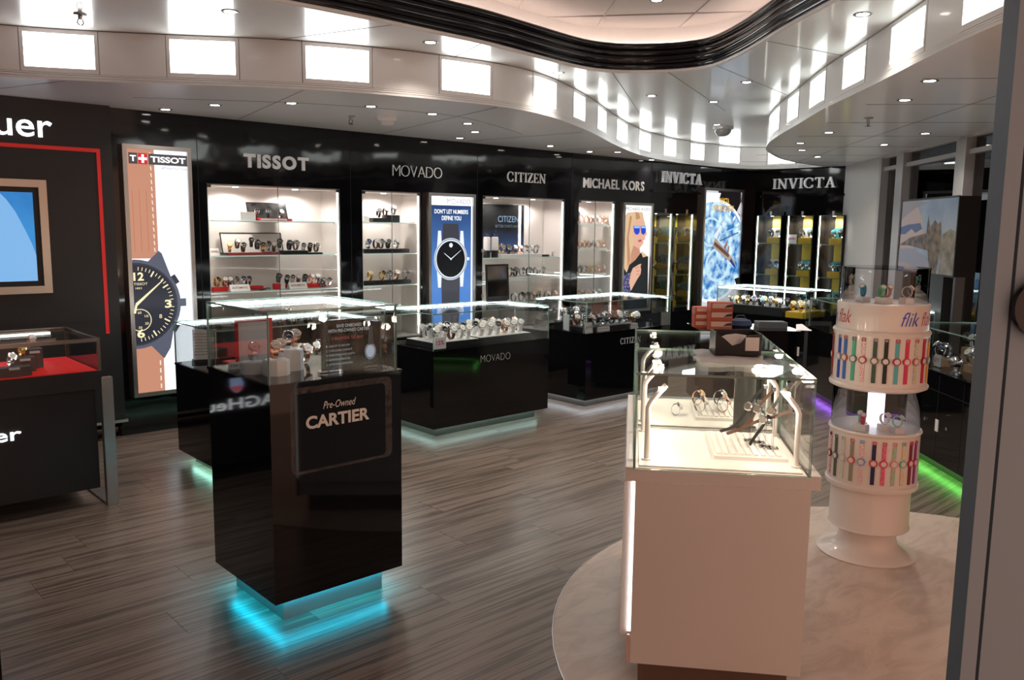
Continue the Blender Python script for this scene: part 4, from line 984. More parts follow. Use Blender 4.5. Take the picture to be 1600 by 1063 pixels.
# ================================================================== GLASS COUNTERS
def glow_mat(name, col, s): return pm('glow_'+name, (.1, .1, .1), .5, emit=col, es=s)
def counter(name, label, loc, rz, w, d, z0, z1, z2, glow, inset=.08, body=BLACKC, leds='br', gw=None, gd=None, cat='display counter', led_mat=None, plinth_mat=None):
    """glass-topped counter; local x along the front, y towards the back"""
    t = thing(name, label, cat, loc, rz); gw = gw or w; gd = gd or d; g = .008
    MB().box((inset, inset, 0), (w-inset, d-inset, z0)).build('plinth', plinth_mat or pm('plinth_metal', (.16, .15, .14), .28, .6), t)
    b = MB().box((0, 0, z0), (w, d, z1-.012)).build('body', body, t)
    MB().box((-.004, -.004, z1-.012), (w+.004, d+.004, z1)).build('deck', body, t)
    if glow:
        s = MB(); c = MB(); a = inset-.020; e = .016; zg = z0-.010
        for q in ((a, a, w-a, a+e), (a, d-a-e, w-a, d-a), (a, a+e, a+e, d-a-e), (w-a-e, a+e, w-a, d-a-e)):
            s.add([(q[0], q[1], zg), (q[0], q[3], zg), (q[2], q[3], zg), (q[2], q[1], zg)], [(0, 1, 2, 3)]); c.box((q[0], q[1], zg+.0005), (q[2], q[3], zg+.008))
        c.build('glow_profile', ALU, t)  # cap added over the strip to block its upward light
        s.build('glow_strip', glow, t)
    MB().pane((0, 0, z1), (gw, g, z2-g), 1).build('front_pane', None, t); MB().pane((0, gd-g, z1), (gw, gd, z2-g), 1).build('back_pane', None, t)
    MB().pane((0, g, z1), (g, gd-g, z2-g), 0).build('side_pane', None, t); MB().pane((gw-g, g, z1), (gw, gd-g, z2-g), 0).build('side_pane', None, t)
    MB().pane((0, 0, z2-g), (gw, gd, z2), 2).build('top_pane', None, t)
    lm = led_mat or LED
    if 'b' in leds: MB().box((.02, gd-.026, z2-.022), (gw-.02, gd-.010, z2-.0085)).build('led_bar', lm, t)
    if 'r' in leds: MB().box((gw-.026, .03, z2-.022), (gw-.010, gd-.03, z2-.0085)).build('led_bar', lm, t)
    if 'l' in leds: MB().box((.010, .03, z2-.022), (.026, gd-.03, z2-.0085)).build('led_bar', lm, t)
    return t
def deco_text(parent, body, x, z, w, h, mat, out=.0015, **k):
    m = MB(); flat_text(m, body, (x, 0, z), w, h, mat, out, **k); return m.build('lettering', None, parent)
def tray(x0, x1, y0, y1, z0, z1, label, top, side=MATTEBLK, group=None):
    t = thing('watch_tray', label, 'tray', ((x0+x1)/2, (y0+y1)/2, z0), 0, group); a, b = (x1-x0)/2, (y1-y0)/2
    MB().box((-a, -b, 0), (a, b, z1-z0-.004)).build('base', side, t); MB().box((-a+.006, -b+.006, z1-z0-.004), (a-.006, b-.006, z1-z0)).build('pad', top, t)
    return t
ZB, ZD, ZT = .077, .676, .955
# --- counter before the widest niche (behind the black pedestal)
counter('glass_counter', 'black glass-topped counter with pale green underglow before the widest niche', (2.05, 4.93, 0), 0, 1.2, .66, ZB, ZD, ZT, glow_mat('pale_green', (.42, 1.0, .78), 20))
tray(2.25, 2.75, 5.05, 5.30, ZD, ZD+.03, 'red tray in the counter with pale green underglow', RED, RED)
tray(2.80, 3.15, 5.05, 5.30, ZD, ZD+.03, 'black tray in the counter with pale green underglow', LEATHK)
for i in range(9): watch(('steel_w', 'gold_k', 'steel_b', 'leather', 'steel_k')[i % 5], (2.29+i*.053, 5.12+.10*(i % 2), ZD+.03), random.uniform(-.3, .3), 'watch on the red tray in the counter with pale green underglow', 'watches on the red tray, pale green counter', 1.3)
for i in range(5): watch(('steel_w', 'black_s', 'rose')[i % 3], (2.84+i*.065, 5.12+.09*(i % 2), ZD+.03), random.uniform(-.3, .3), 'watch on the black tray in the counter with pale green underglow', 'watches on the black tray, pale green counter', 1.3)
p = onz(316, 568, ZD)
t = thing('card_holder', 'clear stand holding a white list at the end of the pale green counter', 'card', (p.x+.03, p.y+.02, ZD), -.4)
MB().box((-.075, 0, .02), (.075, .003, .225)).build('sheet', PAPER, t); MB().box((-.085, -.003, 0), (.085, .04, .022)).build('foot', MATTEBLK, t); m = MB()
for k in range(8): m.box((-.065, -.0015, .19-k*.02), (-.055, -.0005, .20-k*.02), ink(190, 40, 60)); m.box((-.05, -.0015, .193-k*.02), (.05, -.0005, .197-k*.02), ink(150, 150, 155))
m.build('wording', None, t)
# --- counter with thin lettering
t = counter('glass_counter', 'black glass-topped counter with aqua underglow, of white watches', (3.71, 4.93, 0), 0, 1.21, .66, ZB, ZD, ZT, glow_mat('aqua', (.55, 1.0, .95), 9))
q0, q1 = ony(751, 575, 4.93), ony(797, 560, 4.93); deco_text(t, 'MOVADO', q0.x-3.71, .545, q1.x-q0.x, .055, SILV, bold=-.03)
CM = lambda x, y: (600+x*.2445, 440+y*.2445)
WPAD = pm('white_tray_pad', (.75, .74, .74), .5)
tray(3.79, 4.24, 5.03, 5.40, ZD, ZD+.045, 'black tray with white pad at the near end of the aqua counter', WPAD); tray(4.28, 4.84, 5.06, 5.42, ZD, ZD+.045, 'black tray with white pad at the far end of the aqua counter', WPAD)
for i in range(14):
    watch(('white', 'white_k', 'leather', 'white')[i % 4], (3.83+(i % 5)*.085+.02*(i//5), 5.09+.11*(i//5), ZD+.045), random.uniform(-.45, .25), 'white watch on the padded tray at the near end of the aqua counter', 'white watches, near tray of the aqua counter', 1.6)
for i in range(16):
    watch(('white', 'white', 'white_k', 'rose')[i % 4], (4.33+(i % 6)*.086+.02*(i//6), 5.12+.11*(i//6), ZD+.045), random.uniform(-.45, .25), 'white watch on the padded tray at the far end of the aqua counter', 'white watches, far tray of the aqua counter', 1.6)
p = onz(690, 545, ZD)
t = thing('price_block', 'small white acrylic block with a magenta price in the aqua counter', 'card', (3.80, 4.965, ZD)); MB().box((-.055, 0, .006), (.055, .012, .095)).build('block', FROST, t); MB().box((-.06, -.004, 0), (.06, .016, .006)).build('foot', ACRYL, t)
m = MB(); flat_text(m, '15%', (-.038, 0, .035), .076, .038, ink(190, 40, 130), .001, bold=.02); m.build('wording', None, t)
# mirror standing on the counter
t = thing('table_mirror', 'black framed mirror standing on the aqua counter', 'mirror', (4.80, 5.44, ZT), 0); t.rotation_euler = (-.06, 0, 0)
f = MB(); f.box((-.13, 0, .012), (-.115, .012, .325)); f.box((.115, 0, .012), (.13, .012, .325)); f.box((-.115, 0, .012), (.115, .012, .045)); f.box((-.115, 0, .31), (.115, .012, .325)); f.build('frame', MATTEBLK, t)
MB().box((-.115, .004, .045), (.115, .010, .31)).build('glass', SCREENGREY, t); MB().box((-.09, -.02, 0), (.09, .06, .012)).build('foot', MATTEBLK, t)
# --- counter with serif lettering
t = counter('glass_counter', 'black glass-topped counter with white underglow, of steel watches', (5.385, 4.93, 0), 0, 1.2, .66, ZB, ZD, ZT, glow_mat('white', (.85, .92, 1.0), 12))
q0, q1 = ony(969, 545, 4.93), ony(993, 530, 4.93)
m = MB(); x = 0; hh = .055
for ch in 'CITIZEN':
    l, a = stroke_letter(ch, hh, .001); m.add([(q0.x-5.385+x+v[0], -.0015, .545+v[1]) for v in l.v], l.f, SILV); x += a+.008
m.build('lettering', None, t)
tray(5.50, 6.2, 5.03, 5.30, ZD, ZD+.035, 'dark sloping tray in the counter with white underglow', pm('dark_tray_pad', (.05, .05, .055), .4)); tray(5.47, 5.9, 5.30, 5.42, ZD, ZD+.08, 'raised back tray in the counter with white underglow', pm('dark_tray_pad', (.05, .05, .055), .4))
for i in range(14): watch(('steel_k', 'rose', 'steel_b', 'steel_k', 'gun', 'steel_w')[i % 6], (5.52+(i % 7)*.098+.03*(i//7), 5.10+.12*(i//7), ZD+.035), random.uniform(-.4, .3), 'watch on the dark tray in the counter with white underglow', 'watches on the dark tray, white glow counter', 1.5)
for i in range(5): watch(('steel_k', 'gun')[i % 2], (5.52+i*.08, 5.36, ZD+.08), random.uniform(-.4, .3), 'watch on the raised back tray in the counter with white underglow', 'watches on the raised back tray', 1.5)
for i in range(3): watch(('gold_w', 'leather', 'steel_w')[i], (6.26+i*.10, 5.16+.05*i, ZD), random.uniform(-.4, .3), 'watch standing alone past the dark tray, white glow counter', 'watches past the dark tray', 1.5)
for x, y, w, lb, tx in ((5.47, 4.975, .10, 'white card with a price at the corner of the white glow counter', '$15'), (5.68, 4.985, .16, 'long white lettered card before the dark tray', 'ECO-DRIVE'), (6.12, 4.99, .10, 'short white card at the far end of the dark tray', 'SALE')):
    tent_card(x, y, ZD, w, .09 if w == .10 and x < 5.6 else .04, lb, tx, tilt=.15)
t = thing('brochure_card', 'blank white card leaning at the end of the white glow counter', 'card', (5.43, 5.22, ZD), 1.2); MB().box((-.06, 0, 0), (.06, .004, .15)).build('sheet', PAPER, t); MB().box((-.06, -.01, 0), (.06, .02, .006)).build('foot', ACRYL, t)
# --- counter at the far end
t = counter('glass_counter', 'black glass-topped counter with yellow trays before the end wall', (8.15, 4.36, 0), 0, .58, 1.10, ZB, ZD, ZT+.01, None, leds='blr')
tray(8.20, 8.68, 4.42, 4.62, ZD, ZD+.06, 'bright yellow tray in the counter before the end wall', YEL, YEL); tray(8.20, 8.68, 4.66, 5.38, ZD, ZD+.09, 'black tray in the counter before the end wall', MATTEBLK)
for i in range(20): watch(('steel_w', 'gun', 'gold_w', 'steel_b', 'steel_k', 'gold_k', 'teal')[i % 7], (8.24+.13*(i % 2)+.02*(i % 3), 4.71+.068*(i//2), ZD+.09), -1.1+random.uniform(-.3, .3), 'big watch on the black tray in the counter before the end wall', 'big watches on the black tray before the end wall', 1.35)
for i in range(6): watch(('gold_w', 'steel_w', 'steel_b')[i % 3], (8.25+.14*(i % 3), 4.47+.1*(i//3), ZD+.06), -1.0+random.uniform(-.3, .3), 'big watch on the bright yellow tray before the end wall', 'big watches on the bright yellow tray', 1.6)
# --- desk with stacked cartons between
DK0 = onz(1092, 516, .72); DK1 = onz(1256, 518, .72); dd = Vector((DK1.x-DK0.x, DK1.y-DK0.y)); dang = atan2(dd.y, dd.x); dl = dd.length-.02
desk = thing('service_desk', 'low black service desk holding stacked orange cartons', 'desk', (DK0.x, DK0.y, 0), dang)
MB().box((0, 0, .70), (dl, .55, .72)).build('desk_top', BLACKC, desk); MB().box((.02, .03, .06), (dl-.02, .53, .70)).build('body', BLACKC, desk); MB().box((.07, .08, 0), (dl-.07, .48, .06)).build('plinth', MATTEBLK, desk)
MB().box((dl-.03, -.002, .50), (dl-.012, .0, .58)).build('lock_plate', WHITEPL, desk)
ORG = pm('orange_carton', (.42, .07, .03), .5); ORGL = pm('carton_label', (.62, .36, .27), .5)
def dpt(a, b): c, s = cos(dang), sin(dang); return (DK0.x+c*a-s*b, DK0.y+s*a+c*b)
for k in range(6):
    a, b, z = (.20, .10, .72+.082*(k % 3)) if k < 3 else (.10, .26, .72+.062*(k % 3))
    u = dpt(a, b)
    t = thing('carton', 'orange carton with a pale label, %s of the %s stack on the service desk' % (('bottom', 'middle', 'top')[k % 3], 'tall front' if k < 3 else 'small rear'), 'carton', (u[0], u[1], z), dang+.04*(k % 3)-.03)
    h = .080 if k < 3 else .060
    MB().box((-.10, -.06, 0), (.10, .06, h)).build('box', ORG, t); MB().box((-.085, -.0612, h*.35), (.095, -.0602, h*.9)).build('label_panel', ORGL, t); m = MB(); m.add([(.02, -.0615, h*.4), (.095, -.0615, h*.45), (.095, -.0615, h*.8), (.05, -.0615, h*.7)], [(0, 1, 2, 3)], ink(60, 40, 38)); m.build('printed_shoe', None, t)
u = dpt(.42, .22); t = thing('fabric_pouch', 'navy fabric pouch lying beside the orange cartons', 'pouch', (u[0], u[1], .72), dang); MB().lathe([(.001, 0), (.09, 0), (.11, .03), (.09, .07), (.04, .085), (.001, .085)], seg=16).build('body', pm('navy_cloth', (.012, .022, .06), .8), t, smooth=True); MB().tube([(-.05, 0, .08), (-.03, 0, .11), (.03, 0, .11), (.05, 0, .08)], .006, 6).build('handle', MATTEBLK, t)
u = dpt(.72, .30); t = thing('cash_terminal', 'flat grey terminal on the service desk beside the navy pouch', 'terminal', (u[0], u[1], .72), dang); MB().box((-.13, -.08, 0), (.13, .08, .05)).build('housing', pm('terminal_grey', (.10, .10, .11), .4), t); MB().box((-.12, -.07, .05), (.12, .02, .055)).build('keypad', MATTEBLK, t)
u = dpt(.95, .10); t = thing('leaflet', 'white folded leaflet on the service desk beside the terminal', 'leaflet', (u[0], u[1], .72), dang-.3); MB().add([(-.06, -.04, .001), (.07, -.04, .001), (-.01, .04, .05), (-.06, .03, .045)], [(0, 1, 2, 3)]).build('cover', PAPER, t); MB().box((-.06, -.04, 0), (.07, .04, .0015)).build('page', PAPER, t)

# --- black pedestal with scuffed front
CYAN = glow_mat('cyan', (.0, .60, .85), 34)
ped = counter('glass_pedestal', 'tall black pedestal case with bright cyan underglow and scuffed front', (1.425, 2.93, 0), 0, .605, .575, .105, .99, 1.272, CYAN, .065, leds='br', gw=.585, cat='pedestal', plinth_mat=pm('plinth_satin', (.3, .3, .3), .25, .5))
SCUFF = pm('scuff_marks', (.20, .155, .14), .7)
n, l, b = nodes_of(SCUFF); no = n.new('ShaderNodeTexNoise'); no.inputs['Scale'].default_value = 38; no.inputs['Detail'].default_value = 6; tc = n.new('ShaderNodeTexCoord'); rp = n.new('ShaderNodeMapRange'); rp.inputs['From Min'].default_value = .28; rp.inputs['From Max'].default_value = .75; rp.inputs['To Max'].default_value = .5
l.new(tc.outputs['Object'], no.inputs['Vector']); l.new(no.outputs[0], rp.inputs[0]); l.new(rp.outputs[0], b.inputs['Alpha'])
def rrect(x0, x1, z0, z1, r, n=6):
    out = []
    for cx, cz, a in ((x1-r, z0+r, -pi/2), (x1-r, z1-r, 0), (x0+r, z1-r, pi/2), (x0+r, z0+r, pi)):
        out += [(cx+r*cos(a+pi/2*k/n), cz+r*sin(a+pi/2*k/n)) for k in range(n+1)]
    return out
fx = lambda px, py: ony(px, py, 2.93)
q = [fx(452, 600), fx(618, 585), fx(458, 742), fx(618, 735)]
x0, x1, zt_, zb_ = q[0].x-1.425, q[1].x-1.425-.02, fx(470, 604).z-.005, fx(470, 742).z
m = MB(); A = rrect(x0, x1, zb_, zt_, .03); B = rrect(x0+.014, x1-.034, zb_+.012, zt_-.026, .022); nn = len(A)
m.add([(a[0], -.0008, a[1]) for a in A]+[(b_[0], -.0008, b_[1]) for b_ in B], [(i, (i+1) % nn, nn+(i+1) % nn, nn+i) for i in range(nn)]); m.build('scuffed_outline', SCUFF, ped)
TAN = pm('printed_tan', (.52, .43, .37), .5, emit=(.9, .75, .65), es=.05)
q0, q1 = fx(478, 672), fx(577, 661); deco_text(ped, 'CARTIER', q0.x-1.425, q0.z, q1.x-q0.x, fx(478, 650).z-q0.z-.004, TAN, bold=.035)
q2, q3 = fx(505, 647), fx(556, 640); deco_text(ped, 'Pre-Owned', q2.x-1.425, q2.z+.020, q3.x-q2.x, .030, TAN, shear=.35)
# contents
for x, y, h, r, lb in ((1.50, 3.23, .045, .05, 'lowest'), (1.56, 3.14, .06, .055, 'corner'), (1.66, 3.22, .085, .06, 'tallest')):
    t = thing('acrylic_riser', '%s frosted octagonal riser in the black pedestal case' % lb, 'riser', (x, y, .99)); MB().prism([(r*cos(pi/8+k*pi/4), r*sin(pi/8+k*pi/4)) for k in range(8)], 0, h).build('block', FROST, t); MB().prism([(r*.9*cos(pi/8+k*pi/4), r*.9*sin(pi/8+k*pi/4)) for k in range(8)], h, h+.004).build('top_plate', FROST, t)
for kd, x, y, z, lb in (('steel_w', 1.50, 3.23, .049, 'steel watch on the lowest frosted riser'), ('rose', 1.545, 3.125, .064, 'rose gold watch on the corner frosted riser'), ('steel_w', 1.585, 3.16, .064, 'steel watch on the corner frosted riser'), ('steel_b', 1.64, 3.20, .089, 'steel watch with a blue dial on the tallest frosted riser'), ('rose', 1.69, 3.23, .089, 'rose gold watch on the tallest frosted riser')):
    watch(kd, (x, y, .99+z), random.uniform(-.3, .3), lb, None, 1.1)
for k, x in enumerate((1.72, 1.79)): watch('rose' if k else 'steel_w', (x, 3.33, .99), .1, 'watch standing on the case floor behind the dark panel', 'watches behind the dark panel', 1.2)
t = thing('offer_panel', 'dark translucent panel with white and red wording in the pedestal case', 'sign', (1.706, 3.03, .99))
SMOKE = glass_mat('smoked_acrylic', (.30, .30, .32), 1.0); MB().box((0, 0, .012), (.285, .003, .222)).build('panel', SMOKE, t); MB().box((-.005, -.012, 0), (.29, .03, .012)).build('foot', ACRYL, t)
m = MB(); wi, ri = prt(190, 190, 190, .4), prt(190, 60, 60, .4)
flat_text(m, 'SAVE ONBOARD', (.072, 0, .188), .12, .014, wi, .0008, bold=.015); flat_text(m, 'WITH PRE-OWNED CARTIER', (.032, 0, .168), .20, .014, wi, .0008, bold=.015); flat_text(m, '5 REASONS TO BUY', (.05, 0, .137), .15, .012, ri, .0008)
for k, tx in enumerate(('SAVE UP TO 50% OFF', '2 YEAR GLOBAL WARRANTY', 'INSPECTED BY OUR EXPERTS', 'EACH WATCH AUTHENTICATED', 'EXCEPTIONAL CONDITION')): flat_text(m, '%d' % (k+1), (.022, 0, .108-k*.019), .005, .008, wi, .0008); flat_text(m, tx, (.034, 0, .108-k*.019), .10+.012*(k % 3), .008, wi, .0008)
m.build('wording', None, t)
m = MB(); cw = (.235, .075); pts = lambda r: [(cw[0]+r*.8*cos(2*pi*k/20), -.001, cw[1]+r*sin(2*pi*k/20)) for k in range(20)]
m.add(pts(.036), [tuple(range(20))], prt(120, 130, 140, .5)); m.add([(x_, -.0014, z_) for x_, _, z_ in pts(.026)], [tuple(range(20))], prt(190, 200, 215, .5)); m.add([(cw[0]-.012, -.0012, cw[1]+.03), (cw[0]+.016, -.0012, cw[1]+.03), (cw[0]+.014, -.0012, cw[1]+.11), (cw[0]-.004, -.0012, cw[1]+.11)], [(0, 1, 2, 3)], prt(34, 34, 40, .5)); m.build('printed_watch', None, t)
t = thing('framed_card', 'white card in a red frame at the back of the pedestal case', 'card', (1.59, 3.40, .99)); f = MB(); w, h = .085, .205
f.box((-w, 0, 0), (-w+.014, .008, h)); f.box((w-.014, 0, 0), (w, .008, h)); f.box((-w+.014, 0, 0), (w-.014, .008, .02)); f.box((-w+.014, 0, h-.014), (w-.014, .008, h)); f.build('frame', RED, t); MB().box((-w+.014, .003, .02), (w-.014, .007, h-.014)).build('card', PAPER, t)
tent_card(1.50, 3.36, .99, .09, .03, 'small white discount card on the floor of the pedestal case', '15% OFF', tilt=.1, ink_=ink(70, 70, 75))
# --- second black pedestal, mostly out of the picture
counter('glass_pedestal', 'black pedestal case with pale blue underglow near the entrance', (-.19, 2.50, 0), 0, .605, .575, .105, .99, 1.272, glow_mat('pale_blue', (.25, .62, 1.0), 12), .065, cat='pedestal')

# ================================================================== CHARCOAL BAY WITH RED LINE
YT = 6.42
tb = struct(MB().box((-1.5, YT, .15), (1.972, YW+.3, 2.42)).build('wall_panel', CHAR), 'charcoal wall bay with a red outline')
MB().box((-1.5, YT-.006, .13), (1.99, YT+.02, .15)).build('metal_edge', ALU, tb)
RLINE = pm('red_line', (.45, .012, .01), .4, emit=(.8, .02, .02), es=.25)
MB().box((1.868, YT-.006, .80), (1.892, YT, 2.115)).build('red_line', RLINE, tb); MB().box((-1.5, YT-.006, 2.09), (1.868, YT, 2.115)).build('red_line', RLINE, tb)
MB().box((-1.5, YT-.0015, .895), (1.972, YT, .90)).build('panel_joint', MATTEBLK, tb); MB().box((1.20, YT-.0015, .15), (1.204, YT, 1.12)).build('panel_joint', MATTEBLK, tb)
WLET = pm('lit_white_letter', (.8, .8, .8), .4, emit=(.93, .97, 1.0), es=1.8)
def tag_mark(parent_at, w, h, name, label):
    t = thing(name, label, 'sign', parent_at); vs, fs = fit_text('TAGHeuer', w, h, bold=.006, depth=.02)
    zmin = min(v[2] for v in vs); MB().add([(v[0], -(v[2]-zmin)*.2, v[1]) for v in vs], fs).build('lettering', WLET, t)
    c = w/2; s = h*1.25; g = h*1.5
    outer = [(-.5, 1.0), (.5, 1.0), (.5, .45), (.3, .15), (0, 0), (-.3, .15), (-.5, .45)]
    sh = lambda k, y: [(c+x_*s*k, y, g+s*.5+(z_-.5)*s*1.1*k) for x_, z_ in outer]
    MB().add(sh(1, -.002), [tuple(range(7))]).build('shield', pm('lit_shield', (.5, .5, .55), .4, emit=(.45, .6, .95), es=1.2), t)
    MB().add([(c-s*.45, -.003, g+s*.47), (c+s*.45, -.003, g+s*.47), (c+s*.27, -.003, g+s*.14), (c, -.003, g+s*.02), (c-s*.27, -.003, g+s*.14)], [(0, 4, 3, 2, 1)]).build('shield_field', pm('lit_shield_red', (.5, .1, .1), .4, emit=(.95, .18, .22), es=1.2), t)
    return t
tag_mark((.42, YT, 2.165), 1.175, .165, 'wall_sign', 'glowing white letters with a shield on the charcoal bay')
t = thing('wall_television', 'television with a blue picture in a brushed metal frame', 'television', (0, YT, 0)); x0, x1, z0, z1 = .17, 1.527, 1.116, 1.88
f = MB(); e = .05
f.box((x0, -.05, z0), (x0+e, 0, z1)); f.box((x1-e, -.05, z0), (x1, 0, z1)); f.box((x0+e, -.05, z0), (x1-e, 0, z0+e)); f.box((x0+e, -.05, z1-e), (x1-e, 0, z1)); f.build('frame', pm('warm_brushed_metal', (.50, .44, .38), .32, 1.0), t)
f = MB(); e2 = .085; f.box((x0+e, -.035, z0+e), (x1-e, -.001, z1-e)); f.build('bezel', MATTEBLK, t)
P = Print(YT-.0355); P.rect(x0+e2, x1-e2, z0+e2, z1-e2, noise_print('screen_blue', lin(22, 96, 172), lin(52, 140, 205), 2, .95, .3, .7))
cv = [P.w(*q) for q in ((0, 302), (10, 312), (24, 331), (38, 357), (50, 381), (57, 399))]
P.wpoly([(x0+e2, z0+e2), (x1-e2, z0+e2), (x1-e2, cv[-1].z)]+[(v.x, v.z) for v in cv[::-1][1:]]+[(.80, z1-e2-.02), (x0+e2, z1-e2-.01)], prt(122, 176, 226, .95))
o = P.m.build('screen', None, t); o.location = (0, -YT, 0)
# counter of the bay
t = thing('metal_frame_counter', 'charcoal counter with metal frame and red-lined glass case', 'display counter', (0, 4.93, 0))
x0, x1, d = -.6, 1.455, .66
MB().box((x0, .05, .10), (1.375, d-.04, .68)).build('body', CHAR, t); MB().box((x0, 0, .68), (1.40, d, .78)).build('apron', CHAR, t)
f = MB(); f.box((1.395, -.005, 0), (1.455, .035, .74)); f.box((1.395, d-.04, 0), (1.455, d, .74)); f.box((1.395, .035, 0), (1.455, d-.04, .012)); f.build('leg_frame', ALU, t)
BRZ = pm('bronze_frame', (.34, .29, .25), .3, 1.0)
f = MB(); e = .016
f.box((x0, 0, .945), (1.40, e, .965)); f.box((1.40-e, 0, .78), (1.40, e, .945)); f.box((1.40-e, e, .945), (1.40, d, .965)); f.box((1.40-e, d-e, .78), (1.40, d, .945)); f.box((x0, d-e, .945), (1.40-e, d, .965)); f.build('case_frame', BRZ, t)
MB().pane((x0, .004, .78), (1.385, .010, .945), 1).build('front_pane', None, t); MB().pane((x0, .016, .953), (1.384, d-.016, .959), 2).build('top_pane', None, t); MB().pane((1.388, .016, .78), (1.394, d-.016, .945), 0).build('side_pane', None, t)
MB().box((x0, .012, .780), (1.384, d-.016, .783)).build('red_lining', pm('bright_red_lining', (.75, .008, .006), .6, emit=(1, .01, .0), es=.10), t); MB().box((x0, d-.05, .93), (1.30, d-.03, .944)).build('led_bar', pm('led_dim', (.8, .8, .8), .4, emit=(1, .95, .9), es=3), t)
tag_mark((.30, 4.978, .444), .697, .070, 'counter_sign', 'glowing white letters with a shield on the charcoal counter')
GREYB = pm('grey_watch_holder', (.10, .085, .08), .6)
for i, (x, y, w) in enumerate(((.80, 5.02, .09), (.98, 5.02, .09), (1.06, 5.15, .06), (1.13, 5.25, .05))):
    tt = thing('watch_holder', ('wide grey holder block near the red counter glass', 'curved grey holder block with a white tag', 'raised grey holder block behind the curved one', 'tall dark holder block at the back of the red case')[i], 'holder', (x, y, .783)); h = .05+.03*(i > 1)+.03*(i > 2)
    MB().prism([(-w, -.03), (-w*.3, -.045), (w*.3, -.045), (w, -.03), (w, .04), (-w, .04)], 0, h).build('block', GREYB, tt); MB().box((-.02, -.052, h*.8), (.03, -.046, h*.8+.012)).build('tag_plate', PAPER, tt)
    watch(('steel_w', 'steel_w', 'gold_w', 'rose')[i], (x, y, .783+h), .2, ('steel watch on the wide grey holder block', 'steel watch on the curved grey holder block', 'gold watch on the raised grey holder block', 'rose gold watch on the tall dark holder block')[i], None, 1.05)

# ================================================================== WHITE COUNTER
WA = radians(-50.5); WO = (2.152, 1.73, 0)
cw_, sw_ = cos(WA), sin(WA)
def wloc(a, b, z=0.0): return (WO[0]+cw_*a-sw_*b, WO[1]+sw_*a+cw_*b, z)
def wplane(px, py, b):      # pixel -> local (a, b, z) on the upright plane at depth b inside the white case
    d = ray(px, py); nrm = Vector((-sw_, cw_, 0)); p0 = Vector(wloc(0, b)); k = nrm.dot(p0-EYE)/nrm.dot(d); p = EYE+d*k
    r = p-Vector(WO); return (cw_*r.x+sw_*r.y, -sw_*r.x+cw_*r.y, p.z)
wc = thing('white_display_counter', 'white counter with two warm lit glass cases on the marble', 'display counter', WO, WA)
MB().box((.03, .06, 0), (.54, 1.18, .10)).build('plinth', pm('brown_plinth', (.16, .10, .075), .5), wc)
MB().box((0, 0, .10), (.572, 1.23, .752)).build('body', WHITE, wc); MB().box((-.034, 0.005, .752), (.602, 1.26, .80)).build('deck', WHITE, wc)
MB().box((-.038, .02, .19), (-.014, 1.2, .750)).build('side_panel', WHITE, wc); MB().box((-.0125, .012, .21), (-.001, .030, .748)).build('led_bar', pm('led_counter_side', (.8, .8, .8), .4, emit=(1.0, .93, .90), es=3.0), wc)
MB().box((-.012, .006, .10), (-.004, .02, .20)).build('edge_trim', ROSE, wc)
g = .008
for b0, b1, ti in ((-.012, .578, 0), (.588, 1.20, 1)):
    A_, B_ = -.010, .565
    MB().pane((A_, b0, .80), (B_, b0+g, 1.12), 1).build('front_pane', None, wc); MB().pane((A_, b1-g, .80), (B_, b1, 1.12), 1).build('back_pane', None, wc)
    MB().pane((A_, b0+g, .80), (A_+g, b1-g, 1.12), 0).build('side_pane', None, wc); MB().pane((B_-g, b0+g, .80), (B_, b1-g, 1.12), 0).build('side_pane', None, wc); MB().pane((A_, b0, 1.12), (B_, b1, 1.128), 2).build('top_pane', None, wc)
    MB().box((.01, b0+.03, .80), (.545, b1-.03, .806)).build('floor_pad', WHITEPL, wc)
WARM = pm('warm_lamp_head', (.8, .8, .8), .4, emit=(1.0, .84, .66), es=22)
_wl = bpy.data.lights.new('case_lamp', 'POINT'); _wl.energy = 2.1; _wl.color = (1.0, .80, .62); _wl.shadow_soft_size = .02
for a, b, s_ in ((.036, .09, 1), (.535, .085, -1), (.030, .50, 1), (.535, .52, -1), (.030, .68, 1), (.535, .70, -1), (.030, 1.12, 1), (.535, 1.12, -1)):
    nm = ('front', 'rear')[b > .59]
    t = thing('case_lamp', 'white bent lamp post in the %s warm lit glass case' % nm, 'lamp', wloc(a, b, .806), WA, 'bent lamp posts in the %s white case' % nm)
    MB().lathe([(.001, 0), (.017, 0), (.017, .006), (.001, .006)], seg=14).build('foot', WHITEPL, t); MB().tube([(0, 0, 0), (0, 0, .185), (s_*.004, 0, .197), (s_*.012, 0, .21), (s_*.058, 0, .265)], .0095, 10).build('post', WHITEPL, t, smooth=True)
    MB().box((s_*.045-.012, -.012, .250), (s_*.045+.012, .012, .256)).build('lamp_head', WARM, t)
    l = bpy.data.objects.new('lamp', _wl); COL.objects.link(l); l.parent = t; l.location = (s_*.06, 0, .235)
def slat_tray(a0, a1, b0, b1, lb):
    t = thing('slatted_tray', lb, 'tray', wloc((a0+a1)/2, (b0+b1)/2, .806), WA); w, d = (a1-a0)/2, (b1-b0)/2
    MB().box((-w, -d, 0), (w, d, .012)).build('base', WHITEPL, t)
    for k in range(9): MB().box((-w+.01+k*(2*w-.02)/9, -d+.02, .012), (-w+.01+(k+.62)*(2*w-.02)/9, d-.02, .018)).build('slat', WHITEPL, t)
slat_tray(.27, .52, .14, .50, 'white slatted tray in the front warm lit case'); slat_tray(.25, .48, .74, 1.08, 'white slatted tray in the rear warm lit case')
t = thing('divider_panel', 'white upright panel standing in the rear warm lit case', 'panel', wloc(.44, .635, .806), WA); MB().box((-.05, 0, 0), (.03, .008, .29)).build('panel', WHITEPL, t); MB().box((-.06, -.01, 0), (.04, .03, .006)).build('foot', ACRYL, t)
C5 = lambda x, y: (960+x*.254, 500+y*.254)
